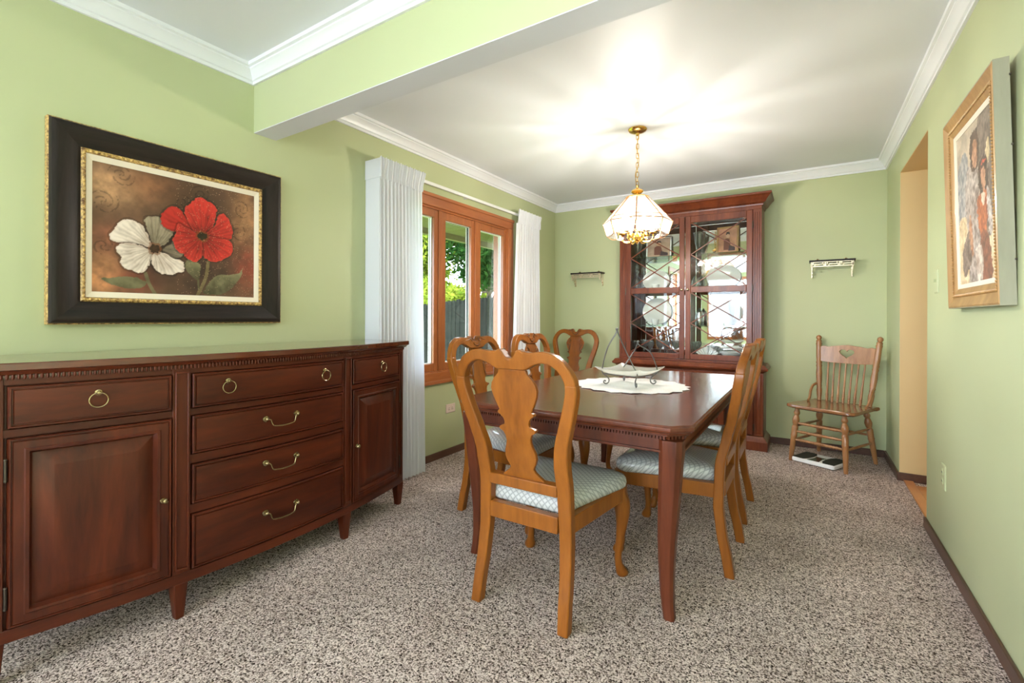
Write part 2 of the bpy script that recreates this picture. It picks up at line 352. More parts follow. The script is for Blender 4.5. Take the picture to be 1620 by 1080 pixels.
# crown moulding: one object for each run
prof = [(.0, -.085), (.012, -.085), (.012, -.070), (.020, -.066), (.026, -.052), (.040, -.034), (.050, -.026), (.050, -.020), (.062, -.016), (.064, 0)]
def crown(x0, x1, y0, y1, skip=()):
    global TN
    for side in range(4):
        if side in skip: continue
        b = MB(); A = []; B = []
        for pr, dz in prof:
            cs = [(x0 + pr, y0 + pr), (x0 + pr, y1 - pr), (x1 - pr, y1 - pr), (x1 - pr, y0 + pr)]
            a = cs[side]; c_ = cs[(side + 1) % 4]
            A.append((a[0], a[1], H + dz)); B.append((c_[0], c_[1], H + dz))
        b.rings([A, B], False, False, closed=False)
        TN += 1; structure(b.build('trim_%d' % TN, M['trim'], smooth=25))
TN = 0
crown(XL, XR, Y2, YB); crown(XL, XR, YF, Y1)
# baseboards
def bboard(name, x0, x1, y0, y1, h=.058): return structure(MB().box(x0, x1, y0, y1, 0, h).build(name, M['base'], bevel=.004))
bboard('baseboard_left', XL, XL + .013, YF, YB)
bboard('baseboard_back', XL + .013, XR - .013, YB - .013, YB)
bboard('baseboard_right', XR - .013, XR, YF, DY0 + .004)
bboard('baseboard_right.001', XR - .013, XR, DY1 - .016, YB)
bboard('baseboard_door', XR - .013, XR + .16, DY1 - .017, DY1 - .004)
bboard('baseboard_front', XL + .013, XR - .013, YF, YF + .013)

# ------------------------------------------------------------------ dining window
win = structure(empty('window_1', (XL, 3.066, 0)))
def L_(y): return y - 3.066
def casing_bar(name, y0, y1, z0, z1, mat): return MB().box(0, .018, L_(y0), L_(y1), z0, z1).build(name, mat, win, bevel=.004)
casing_bar('casing', 2.235, 3.897, 2.005, 2.096, M['orange']); casing_bar('casing', 2.235, 3.897, .605, .695, M['orange'])
casing_bar('casing', 2.235, 2.325, .695, 2.005, M['orange_z']); casing_bar('casing', 3.807, 3.897, .695, 2.005, M['orange_z'])
MB().box(0, .026, L_(2.225), L_(3.905), 2.070, 2.100).build('casing_cap', M['orange'], win, bevel=.006)
MB().box(0, .026, L_(2.225), L_(3.905), .603, .632).build('casing_cap', M['orange'], win, bevel=.006)
MB().box(0, .022, L_(2.315), L_(3.817), 2.000, 2.014).build('casing_bead', M['orange'], win, bevel=.004)
fr = MB(); fr.box(-.15, .004, L_(2.315), L_(2.345), .68, 2.02); fr.box(-.15, .004, L_(3.79), L_(3.82), .68, 2.02)
fr.box(-.15, .004, L_(2.345), L_(3.79), .68, .705); fr.box(-.15, .004, L_(2.345), L_(3.79), 1.985, 2.02)
fr.build('frame', M['orange_z'], win, bevel=.002)
for ym in (2.826, 3.306):
    MB().box(-.055, .004, L_(ym - .024), L_(ym + .024), .705, 1.985).build('mullion', M['orange_z'], win, bevel=.004)
for a, b in ((2.345, 2.802), (2.85, 3.282), (3.33, 3.79)):
    z0, z1, t = .705, 1.985, .045
    sh = MB(); sh.box(-.030, -.004, L_(a), L_(a + t), z0, z1); sh.box(-.030, -.004, L_(b - t), L_(b), z0, z1)
    sh.box(-.030, -.004, L_(a + t), L_(b - t), z0, z0 + .06); sh.box(-.030, -.004, L_(a + t), L_(b - t), z1 - .06, z1)
    so = sh.build('sash', M['orange_z'], win, bevel=.003)
    g = MB(); a2, b2, g0, g1 = a + t, b - t, z0 + .06, z1 - .06
    for (q0, q1, xx0, xx1, mt, nm) in (((.0, .004, -.033, -.030, 'white', 'glazing_stop'), (.0, .0025, -.056, -.033, 'dark', 'gasket'), (-.001, .002, -.064, -.056, 'white', 'storm_frame')) if a == 2.85 else ((.0, .006, -.046, -.030, 'white', 'glazing_stop'), (.0, .004, -.053, -.046, 'dark', 'gasket'), (-.001, .003, -.064, -.053, 'white', 'storm_frame'))):
        g = MB(); g.box(xx0, xx1, L_(a2 + q0 - .01), L_(a2 + q1), g0 - .01, g1 + .01); g.box(xx0, xx1, L_(b2 - q1), L_(b2 - q0 + .01), g0 - .01, g1 + .01)
        g.box(xx0, xx1, L_(a2 + q1), L_(b2 - q1), g0 - .01, g0 + q1); g.box(xx0, xx1, L_(a2 + q1), L_(b2 - q1), g1 - q1, g1 + .01)
        g.build(nm, M[mt], so)
    MB().box(-.039, -.035, L_(a2 - .004), L_(b2 + .004), g0 - .004, g1 + .004).build('pane', M['glass'], so, smooth=0)
# window behind the camera
wr = structure(empty('window_2', (-1.0, YF, 0)))
f2 = MB(); f2.box(-1.29, -1.2, -.02, .02, .56, 2.24); f2.box(1.2, 1.29, -.02, .02, .56, 2.24); f2.box(-1.2, 1.2, -.02, .02, .56, .65); f2.box(-1.2, 1.2, -.02, .02, 2.15, 2.24)
f2.build('casing', M['orange_z'], wr, bevel=.004)
for x in (-.4, .4): MB().box(x - .03, x + .03, -.12, -.02, .65, 2.15).build('mullion', M['orange_z'], wr, bevel=.003)
for x in (-.8, 0, .8): MB().box(x - .40, x + .40, -.075, -.07, .65, 2.15).build('pane', M['glass'], wr, smooth=0)

ws_ = structure(empty('window_added', (XL, -1.8, 0)))  # unseen side window, made up to frame the fill lamp
f2 = MB(); f2.box(-.02, .02, -1.29, -1.2, .56, 2.24); f2.box(-.02, .02, 1.2, 1.29, .56, 2.24); f2.box(-.02, .02, -1.2, 1.2, .56, .65); f2.box(-.02, .02, -1.2, 1.2, 2.15, 2.24)
f2.build('casing', M['orange_z'], ws_, bevel=.004)
for y in (-.4, .4): MB().box(-.12, -.02, y - .03, y + .03, .65, 2.15).build('mullion', M['orange_z'], ws_, bevel=.003)
for y in (-.8, 0, .8): MB().box(-.075, -.07, y - .40, y + .40, .65, 2.15).build('pane', M['glass'], ws_, smooth=0)

# ------------------------------------------------------------------ curtains and rod
def curtain(name, label, ya, yb, ztop, zbot, xc, xb, pleats, ret, spread=(0, 0)):
    t = thing(name, label, 'curtain', (xc, (ya + yb) / 2, 0), 0, 'white pleated curtains beside the dining window'); ym = (ya + yb) / 2
    n = pleats * 8; rs = []
    zs = [zbot, .25, .5, .8, 1.1, 1.4, 1.7, 1.95, ztop - .13]
    for z in zs:
        r = []
        k = (ztop - z) / (ztop - zbot)
        for i in range(n + 1):
            s_ = i / n; y = ya + (yb - ya) * s_ - ym
            y += (spread[0] * (1 - s_) + spread[1] * s_) * k
            amp = .020 + .014 * k
            x = amp * (2 * abs(math.sin(PI * pleats * s_ + .5 * math.sin(4 * s_ + 1.5))) - 1) + .004 * math.sin(3.1 * 2 * PI * pleats * s_ + z * 1.5) * (0.4 + k)
            r.append((x + (xb - xc) * k, y, z))
        rs.append(r)
    MB().rings(rs, False, False, closed=False).build('panel', M['curtain'], t, smooth=80, fix=False)
    rs = []
    for z, am in ((ztop - .135, .018), (ztop - .10, .010), (ztop - .06, .013), (ztop - .015, .016), (ztop, .014)):
        r = []
        for i in range(n + 1):
            s_ = i / n; y = ya + (yb - ya) * s_ - ym; kk = (z - (ztop - .13)) / .13
            y += (-.012 + .024 * s_) * max(0, kk)
            r.append((am * math.sin(2 * PI * pleats * 1.5 * s_ + .6) + .012 + .02 * max(0, kk), y, z + .006 * math.sin(2 * PI * pleats * .75 * s_) * max(0, kk)))
        rs.append(r)
    MB().rings(rs, False, False, closed=False).build('pinch_pleat_heading', M['curtain'], t, smooth=80, fix=False)
    if ret:
        yy = (ya if ret < 0 else yb) - ym
        rb = MB(); rb.box(XL - xc + .004, .02, yy - .0015, yy + .0015, zbot + .02, ztop - .13)
        rb.build('return', M['curtain'], t, smooth=0)
        MB().box(XL - xc + .004, .035, yy - .006, yy + .002, ztop - .13, ztop - .005).build('heading_return', M['curtain'], t, smooth=0)
    return t
curtain('curtain', 'long white pleated curtain hanging behind the end of the dark sideboard', 2.075, 2.475, 2.172, .012, -2.362, -2.362, 13, -1, (.0, .03))
curtain('curtain', 'white pleated curtain at the window end nearest the far corner', 3.835, 4.255, 2.185, .012, -2.388, -2.384, 10, 1, (-.12, .03))
rod = thing('curtain_rod', 'white traverse rod above the wooden window frame', 'curtain rod', (XL, 3.13, 2.155))
MB().box(.045, .060, -1.03, 1.08, -.013, .013).build('track', M['white'], rod, bevel=.004)
for y in (-1.0, .0, 1.06): MB().box(.0, .047, y - .008, y + .008, -.01, .01).build('bracket', M['white'], rod, bevel=.002)

# ------------------------------------------------------------------ sideboard (bow front)
BC = 1.168
sb = thing('sideboard', 'long dark cherry bow-front sideboard with brass pulls under the flower picture', 'sideboard', (-2.2, BC, 0))
def bx(dy): return .255 - .173 * dy * dy          # front face, local x
HW = .852
def bow_outline(p, hw=HW, back=-.268, n=28):
    pts = [(back, -hw - p)]
    for i in range(n + 1):
        dy = -hw - p + (2 * hw + 2 * p) * i / n; pts.append((bx(dy) + p, dy))
    pts.append((back, hw + p)); return pts
def bow_loft(prof, **k):
    return MB().rings([[(x, y, z) for x, y in bow_outline(p, **k)] for p, z in prof])
bow_loft([(-.012, .135), (-.012, .94)]).build('carcass', M['cherry_h'], sb, smooth=30)
bow_loft([(.006, .940), (.006, .948), (.014, .952), (.020, .960), (.030, .966), (.030, .985), (.026, .988)]).build('top', M['cherry_top'], sb, smooth=30)
def bow_box(b, y0, y1, d0, d1, z0, z1, n=10):
    rs = []
    for i in range(n + 1):
        y = y0 + (y1 - y0) * i / n; x = bx(y)
        rs.append([(x + d0, y, z0), (x + d1, y, z0), (x + d1, y, z1), (x + d0, y, z1)])
    return b.rings(rs)
def bow_panel(b, y0, y1, z0, z1, prof, n=12):
    """prof: list of (inset, depth) rings from the outside in, last one capped"""
    rows = []
    for ins, dp in prof:
        ring = []
        ya, yb, za, zb_ = y0 + ins, y1 - ins, z0 + ins, z1 - ins
        for i in range(n): y = ya + (yb - ya) * i / n; ring.append((bx(y) + dp, y, za))
        ring.append((bx(yb) + dp, yb, za))
        for i in range(n): y = yb + (ya - yb) * i / n; ring.append((bx(y) + dp, y, zb_))
        ring.append((bx(ya) + dp, ya, zb_)); rows.append(ring)
    b.rings(rows, False, False)
    r = rows[-1]; o = len(b.v) - len(r)
    for i in range(n): b.f.append((o + i, o + i + 1, o + 2 * n - i, o + 2 * n + 1 - i))
    return b
# rails and stiles of the face frame
for z0, z1 in ((.918, .940), (.758, .782)): bow_box(MB(), -HW, HW, -.012, .000, z0, z1, 28).build('rail', M['cherry_h'], sb, bevel=.001)
bow_box(MB(), -HW, HW, -.012, .003, .132, .172, 28).build('bottom_rail', M['cherry_h'], sb, bevel=.002)
for z0, z1 in ((.608, .574), (.419, .385)): bow_box(MB(), -.345, .345, -.012, .0, z1, z0, 14).build('rail', M['cherry_h'], sb, bevel=.001)
for c_ in (-.371, .371):
    bow_box(MB(), c_ - .028, c_ + .028, -.012, .003, .172, .940, 2).build('stile', M['cherry'], sb, bevel=.001)
    st = MB(); 
    for q in (-.022, .016): bow_box(st, c_ + q, c_ + q + .006, .0, .010, .185, .925, 1)
    bow_box(st, c_ - .022, c_ + .022, .0, .010, .185, .192, 1); bow_box(st, c_ - .022, c_ + .022, .0, .010, .918, .925, 1)
    st.build('stile_bead', M['cherry'], sb, bevel=.002)
for c_ in (-.831, .831):
    bow_box(MB(), c_ - .020, c_ + .020, -.012, .003, .172, .940, 2).build('stile', M['cherry'], sb, bevel=.001)
    st = MB(); bow_box(st, c_ - .006, c_ + .006, .0, .010, .185, .925, 1); st.build('stile_bead', M['cherry'], sb, bevel=.003)
# bead moulding under the top
bd = MB()
for i in range(140):
    dy = -.842 + 1.684 * i / 139; bd.sphere((bx(dy) + .010, dy, .9435), .0054, 6, 4, (.9, .85, 1.7))
bd.build('bead_moulding', M['cherry_h'], sb, kind='stuff')
DP = [(.0015, -.0115), (.0015, .006), (.004, .0095), (.0075, .0095), (.0095, .0035), (.0125, .0035), (.0145, .0080), (.020, .0085)]
DOOR = [(.0015, -.0115), (.0015, .006), (.004, .010), (.007, .010), (.009, .0055), (.011, .0055), (.013, .0095), (.034, .010), (.037, .013), (.045, .012), (.049, .001), (.053, -.004), (.096, .013), (.100, .0135)]
def ring_pull(par, dy, z):
    a = math.atan(-2 * -.173 * dy) * -1
    h = empty('ring_pull', (bx(dy) + .009, dy, z)); h.parent = par; h.rotation_euler = (0, 0, math.atan(.346 * dy))
    Mx = Matrix.Rotation(PI / 2, 3, 'Y')
    b = MB(); b.lathe([(.004, 0), (.0105, .001), (.010, .003), (.005, .005), (.005, .011), (.0065, .013), (.005, .017), (.002, .018)], (0, 0, .014), 14, Mx)
    b.tube([(.013, .024 * math.sin(2*PI*k/24), -.010 + .024 * math.cos(2*PI*k/24)) for k in range(24)], .0024, 8, closed=True)
    b.v = [(x, y, z_) for x, y, z_ in b.v]
    par_o = b.build('ring_pull', M['antbrass'], par); par_o.location = h.location; par_o.rotation_euler = h.rotation_euler
    bpy.data.objects.remove(h); return par_o
def bail_pull(par, dy, z):
    b = MB(); Mx = Matrix.Rotation(PI / 2, 3, 'Y')
    for s_ in (-1, 1):
        b.lathe([(.003, 0), (.014, .001), (.013, .004), (.005, .006), (.005, .014), (.0075, .016), (.003, .021)], (0, s_ * .070, 0), 14, Mx)
    pth = catmull([(.016, -.070, .0), (.018, -.058, -.004), (.020, -.053, -.020), (.022, -.045, -.030), (.023, -.02, -.034), (.023, .0, -.035), (.023, .02, -.034), (.022, .045, -.030), (.020, .053, -.020), (.018, .058, -.004), (.016, .070, .0)], 3)
    b.tube(pth, .0030, 8)
    o = b.build('bail_pull', M['antbrass'], par); o.location = (bx(dy) + .009, dy, z); return o
def knob(par, dy, z):
    b = MB(); Mx = Matrix.Rotation(PI / 2, 3, 'Y')
    b.lathe([(.003, 0), (.011, .001), (.010, .004), (.004, .006), (.004, .013), (.0085, .016), (.0095, .020), (.006, .024), (.001, .025)], (0, 0, 0), 14, Mx)
    o = b.build('knob', M['antbrass'], par); o.location = (bx(dy) + .009, dy, z); o.rotation_euler = (0, 0, math.atan(.346 * dy) * -1)
def drawer(y0, y1, z0, z1, pulls, bail=False):
    o = bow_panel(MB(), y0, y1, z0, z1, DP).build('drawer', M['cherry_h'], sb, smooth=30)
    for dy, z in pulls: (bail_pull if bail else ring_pull)(o, dy, z)
drawer(-.804, -.402, .784, .916, [(-.603, .862)]); drawer(.402, .804, .784, .916, [(.630, .862)])
drawer(-.340, .340, .784, .916, [(-.218, .862), (.220, .862)])
drawer(-.340, .340, .610, .756, [(0, .697)], True); drawer(-.340, .340, .421, .572, [(0, .510)], True); drawer(-.340, .340, .176, .383, [(0, .298)], True)
for s_ in (-1, 1):
    y0, y1 = sorted((s_ * .402, s_ * .804))
    o = bow_panel(MB(), y0, y1, .174, .756, DOOR).build('door', M['cherry'], sb, smooth=30)
    knob(o, s_ * .430, .463)
    for z in (.66, .27):
        h = MB(); h.lathe([(.0045, -.03), (.0045, .03)], (bx(.806) + .009, s_ * .8075, z), 8); h.sphere((bx(.806) + .009, s_ * .8075, z + .032), .005, 8, 6); h.sphere((bx(.806) + .009, s_ * .8075, z - .032), .005, 8, 6)
        h.build('hinge', M['darkbrass'], o)
for dy in (-.829, -.371, .371, .829):
    xf = bx(dy) + .002
    MB().rings([[(xf - .055, dy - .024, .135), (xf, dy - .024, .135), (xf, dy + .024, .135), (xf - .055, dy + .024, .135)],
                [(xf - .040, dy - .014, 0), (xf - .008, dy - .014, 0), (xf - .008, dy + .014, 0), (xf - .040, dy + .014, 0)]]).build('leg', M['cherry'], sb, bevel=.003)
for dy in (-.82, .82):
    MB().rings([[(-.262, dy - .024, .135), (-.21, dy - .024, .135), (-.21, dy + .024, .135), (-.262, dy + .024, .135)],
                [(-.255, dy - .014, 0), (-.225, dy - .014, 0), (-.225, dy + .014, 0), (-.255, dy + .014, 0)]]).build('leg', M['cherry'], sb, bevel=.003)

# ------------------------------------------------------------------ painted pictures (colours per vertex of a fine flat grid)
def vnoise(w, h, cell, seed):
    r = np.random.RandomState(seed); gw, gh = int(w / cell) + 3, int(h / cell) + 3; g = r.rand(gh, gw)
    ys = np.arange(h) / cell; xs = np.arange(w) / cell; yi = ys.astype(int); xi = xs.astype(int); fy = ys - yi; fx = xs - xi
    fy = (fy * fy * (3 - 2 * fy))[:, None]; fx = (fx * fx * (3 - 2 * fx))[None]
    a = g[np.ix_(yi, xi)]; b = g[np.ix_(yi, xi + 1)]; c_ = g[np.ix_(yi + 1, xi)]; d = g[np.ix_(yi + 1, xi + 1)]
    return (a * (1 - fx) + b * fx) * (1 - fy) + (c_ * (1 - fx) + d * fx) * fy
def fbm(w, h, cell, seed, o=4):
    t = np.zeros((h, w)); am = 1; s_ = 0
    for i in range(o): t += vnoise(w, h, max(1.5, cell / 2 ** i), seed + i) * am; s_ += am; am *= .55
    return t / s_
def inpoly(px, py, poly):
    ins = np.zeros(px.shape, bool); n = len(poly); j = n - 1
    for i in range(n):
        xi, yi = poly[i]; xj, yj = poly[j]
        c_ = ((yi > py) != (yj > py)) & (px < (xj - xi) * (py - yi) / (yj - yi + 1e-12) + xi); ins ^= c_; j = i
    return ins
def srgb(r, g, b): return np.array([((c_ / 255 + .055) / 1.055) ** 2.4 if c_ > 10 else c_ / 3294 for c_ in (r, g, b)])
def seglen(px, py, pts):
    d = np.full(px.shape, 9.)
    for (x0, y0), (x1, y1) in zip(pts, pts[1:]):
        dx, dy = x1 - x0, y1 - y0; t = np.clip(((px - x0) * dx + (py - y0) * dy) / (dx * dx + dy * dy), 0, 1)
        d = np.minimum(d, np.hypot(px - x0 - t * dx, py - y0 - t * dy))
    return d
def paint_mesh(name, img, to3, mat, parent):
    h, w, _ = img.shape; vs = [to3(i / (w - 1), j / (h - 1)) for j in range(h) for i in range(w)]
    fs = [(j * w + i, j * w + i + 1, (j + 1) * w + i + 1, (j + 1) * w + i) for j in range(h - 1) for i in range(w - 1)]
    me = bpy.data.meshes.new(name); me.from_pydata(vs, [], fs); at = me.color_attributes.new('Col', 'FLOAT_COLOR', 'POINT')
    at.data.foreach_set('color', np.concatenate([img, np.ones((h, w, 1))], 2).astype(np.float32).ravel()); me.materials.append(mat)
    o = bpy.data.objects.new(name, me); C.objects.link(o); o.parent = parent; return o
def flower_image(w=300, h=236):
    X, Y = np.meshgrid(np.linspace(0, 1, w), np.linspace(0, 1, h)); asp = .68 / .5425
    n1 = fbm(w, h, 70, 3); n2 = fbm(w, h, 14, 9); n3 = fbm(w, h, 5, 21, 2)
    mixc = lambda a, b, t: a * (1 - t[..., None]) + b * t[..., None]
    img = mixc(srgb(62, 45, 36), srgb(128, 92, 68), np.clip(n1 * 1.6 - .35, 0, 1))
    def glow(cx, cy, rx, ry, col, k):
        nonlocal img
        t = np.exp(-(((X - cx) / rx) ** 2 + ((Y - cy) / ry) ** 2)) * k * (.5 + n2); img = mixc(img, col, np.clip(t, 0, 1))
    glow(.08, .83, .16, .13, srgb(196, 150, 110), .95); glow(.32, .88, .18, .12, srgb(165, 110, 75), .7); glow(.10, .42, .12, .12, srgb(165, 100, 75), .6)
    glow(.04, .12, .12, .16, srgb(205, 140, 95), .9); glow(.93, .75, .10, .25, srgb(178, 128, 88), .85); glow(.95, .28, .09, .2, srgb(150, 60, 45), .7)
    glow(.22, .10, .10, .10, srgb(135, 55, 45), .7); glow(.6, .85, .25, .18, srgb(60, 46, 34), .7); glow(.45, .35, .2, .3, srgb(60, 42, 34), .6)
    img *= (.72 + .56 * n2)[..., None]
    for cx, cy, R_ in ((.06, .70, .10), (.15, .93, .09), (.62, .90, .09), (.88, .62, .08), (.90, .84, .08), (.50, .80, .07), (.06, .36, .07)):   # scroll marks in the print
        th = np.arctan2((Y - cy), (X - cx) * asp); rr = np.hypot((X - cx) * asp, Y - cy)
        k = (np.sin(rr * 150 - 2 * th) > .55) & (rr < R_) & (n3 > .42); img[k] *= .62
    P = {'W5': [(0.378,0.381),(0.412,0.429),(0.453,0.464),(0.5,0.42),(0.494,0.338),(0.443,0.322),(0.403,0.347)],
    'W2': [(0.316,0.425),(0.297,0.491),(0.277,0.571),(0.278,0.626),(0.311,0.639),(0.344,0.646),(0.368,0.633),(0.383,0.58),(0.418,0.552),(0.443,0.535),(0.422,0.473),(0.383,0.416),(0.344,0.398)],
    'W1': [(0.31,0.395),(0.293,0.476),(0.265,0.548),(0.224,0.58),(0.18,0.594),(0.132,0.547),(0.116,0.502),(0.091,0.458),(0.096,0.419),(0.125,0.399),(0.19,0.403),(0.252,0.396)],
    'W3': [(0.303,0.366),(0.252,0.39),(0.19,0.40),(0.131,0.379),(0.125,0.325),(0.15,0.283),(0.143,0.248),(0.163,0.204),(0.208,0.183),(0.256,0.171),(0.293,0.228),(0.318,0.332)],
    'W4': [(0.326,0.347),(0.312,0.272),(0.336,0.204),(0.374,0.18),(0.443,0.172),(0.464,0.196),(0.499,0.209),(0.506,0.268),(0.484,0.301),(0.443,0.318),(0.37,0.36)],
    'R2': [(0.364,0.646),(0.387,0.709),(0.431,0.759),(0.462,0.757),(0.493,0.729),(0.524,0.67),(0.587,0.56),(0.546,0.555),(0.483,0.605),(0.452,0.545),(0.412,0.55),(0.372,0.593)],
    'R1': [(0.588,0.53),(0.536,0.642),(0.509,0.725),(0.519,0.779),(0.556,0.827),(0.583,0.865),(0.621,0.882),(0.655,0.86),(0.689,0.847),(0.72,0.801),(0.712,0.729),(0.689,0.615),(0.645,0.558)],
    'R5': [(0.647,0.555),(0.712,0.652),(0.724,0.731),(0.758,0.768),(0.795,0.74),(0.82,0.69),(0.834,0.629),(0.82,0.547),(0.771,0.53),(0.689,0.52)],
    'R4': [(0.623,0.50),(0.611,0.403),(0.656,0.333),(0.714,0.322),(0.759,0.347),(0.808,0.386),(0.831,0.438),(0.826,0.515),(0.771,0.537),(0.669,0.54)],
    'R3': [(0.615,0.53),(0.556,0.572),(0.503,0.598),(0.468,0.613),(0.447,0.506),(0.437,0.462),(0.464,0.386),(0.499,0.362),(0.525,0.322),(0.584,0.309),(0.623,0.366),(0.62,0.48)],
    'L1': [(0.052,0.1),(0.121,0.126),(0.19,0.135),(0.252,0.112),(0.288,0.08),(0.234,0.049),(0.163,0.04),(0.113,0.067)],
    'L2': [(0.509,0.253),(0.536,0.316),(0.595,0.301),(0.612,0.266),(0.596,0.143),(0.547,0.183)],
    'L3': [(0.634,0.025),(0.656,0.104),(0.714,0.185),(0.808,0.211),(0.876,0.233),(0.908,0.277),(0.883,0.171),(0.809,0.067),(0.726,0.023)]}
    wx = X + (n3 - .5) * .016; wy = Y + (n2 - .5) * .03
    def stem(pts, col, r):
        nonlocal img
        d_ = seglen(X * asp, Y, [(a * asp, b) for a, b in catmull(pts, 5)]); k = d_ < r; img[k] = col * (.6 + .8 * n2[k])[:, None]
    stem([(0.28, 0.171), (0.299, 0.089), (0.336, 0.0)], srgb(112, 102, 74), .013); stem([(0.662, 0.311), (0.645, 0.163), (0.59, 0.0)], srgb(112, 98, 66), .014); stem([(.596, .143), (.60, .06)], srgb(90, 84, 58), .008)
    for k_ in ('L1', 'L2', 'L3'):
        ins = inpoly(wx, wy, catmull(P[k_], 4, True)); cx = np.mean([p_[0] for p_ in P[k_]]); cy = np.mean([p_[1] for p_ in P[k_]])
        t = np.clip((Y - cy) * 4 + .5 + (n2 - .5), 0, 1); col = mixc(srgb(70, 66, 44), srgb(138, 130, 96), t); img[ins] = col[ins]
    def petal(k_, c_, lo, hi, edge):
        nonlocal img
        ply = catmull(P[k_], 4, True); ins = inpoly(wx, wy, ply); dx = (X - c_[0]) * asp; dy = Y - c_[1]; rr = np.hypot(dx, dy); th = np.arctan2(dy, dx)
        st = np.sin(th * 46 + n2 * 6) * .14 + np.sin(th * 19 + n1 * 8) * .12; t = np.clip(rr / .30 * .8 + st + (n2 - .5) * .7 + .15, 0, 1)
        de = seglen(X * asp, Y, [(a * asp, b) for a, b in ply + ply[:1]]); col = mixc(lo, hi, t); col = mixc(col, edge, np.clip(1 - de / .012, 0, 1) * .45)
        sh = (~ins) & (de < .014); img[sh] *= .6; img[ins] = col[ins]
    CW, CR = (.331, .379), (.623, .534)
    petal('W5', CW, srgb(80, 68, 56), srgb(140, 124, 104), srgb(100, 86, 74)); petal('W2', CW, srgb(98, 86, 68), srgb(168, 152, 128), srgb(120, 104, 86))
    for k_ in ('W1', 'W3', 'W4'): petal(k_, CW, srgb(160, 138, 120), srgb(238, 222, 208), srgb(205, 172, 155))
    petal('R2', CR, srgb(98, 24, 20), srgb(188, 46, 38), srgb(140, 34, 28))
    for k_ in ('R1', 'R5', 'R4', 'R3'): petal(k_, CR, srgb(98, 24, 20), srgb(205, 54, 44), srgb(200, 72, 58))
    for c_, col, r in ((CW, srgb(58, 36, 22), .034), (CR, srgb(48, 40, 22), .036)):
        rr = np.hypot((X - c_[0]) * asp, Y - c_[1]) + (n3 - .5) * .03
        k = rr < r * 1.5; img[k] = mixc(srgb(120, 66, 30), img, np.full(X.shape, .35))[k]; k = rr < r; img[k] = col * (.4 + 1.4 * n3[k])[:, None]
    k = (RNG.rand(h, w) > .985) & (X > .45); img[k] = img[k] * .4 + srgb(230, 190, 150) * .5
    return np.clip(img, 0, 1)
PX = XL + .002
fp = thing('framed_flower_picture', 'large dark-framed picture of a red and a white poppy above the sideboard', 'picture', (PX, 1.003, 1.5))
def rect_ring(x, y0, y1, z0, z1): return [(x, y0, z0), (x, y1, z0), (x, y1, z1), (x, y0, z1)]
def bar_frame(par, name, o, i, prof, mats, bev=0):
    """four mitred bars between outer rect o=(y0,y1,z0,z1) and inner i, prof = [(t, x)] t from 0 (outer) to 1 (inner)"""
    for side in range(4):
        A = []; B = []
        for t, x in prof:
            r = [o[k] + (i[k] - o[k]) * t for k in range(4)]; cs = [(r[0], r[2]), (r[1], r[2]), (r[1], r[3]), (r[0], r[3])]
            a = cs[side]; b_ = cs[(side + 1) % 4]; A.append((x, a[0], a[1])); B.append((x, b_[0], b_[1]))
        MB().rings([A, B]).build(name, mats[side % 2], par, smooth=30, bevel=bev)
O = (-.462, .464, -.398, .398); G0 = (-.366, .366, -.310, .310); G1 = (-.350, .350, -.292, .292); LI = (-.329, .329, -.268, .268)
bar_frame(fp, 'frame_bar', O, G0, [(0, 0), (0, .032), (.06, .042), (.16, .045), (.3, .043), (.75, .024), (1, .018), (1, 0)], (M['darkwood'], M['darkwood_z']))
bar_frame(fp, 'gilt_edge', (-.466, .468, -.402, .402), (-.462, .464, -.398, .398), [(0, 0), (0, .028), (1, .030), (1, 0)], (M['gold'], M['gold']))
bar_frame(fp, 'gilt_inner_band', G0, G1, [(0, .002), (0, .022), (.3, .027), (.8, .025), (1, .018), (1, .002)], (M['gold'], M['gold']))
gb = MB()
for s_ in (-1, 1):
    for k in range(38): gb.sphere((.024, -.355 + .71 * k / 37, s_ * .301), .0085, 6, 4, (.9, .95, .8))
    for k in range(32): gb.sphere((.024, s_ * .358, -.290 + .58 * k / 31), .0085, 6, 4, (.9, .8, .95))
gb.build('gilt_beading', M['gold'], fp, kind='stuff')
bar_frame(fp, 'liner', G1, LI, [(0, .002), (0, .020), (1, .014), (1, .002)], (M['liner'], M['liner']))
MB().box(0, .008, -.45, .45, -.38, .38).build('backing', M['dark'], fp, smooth=0)
paint_mesh('print', flower_image(), lambda s_, t: (.012, -.332 + .664 * s_, -.271 + .542 * t), M['print'], fp)

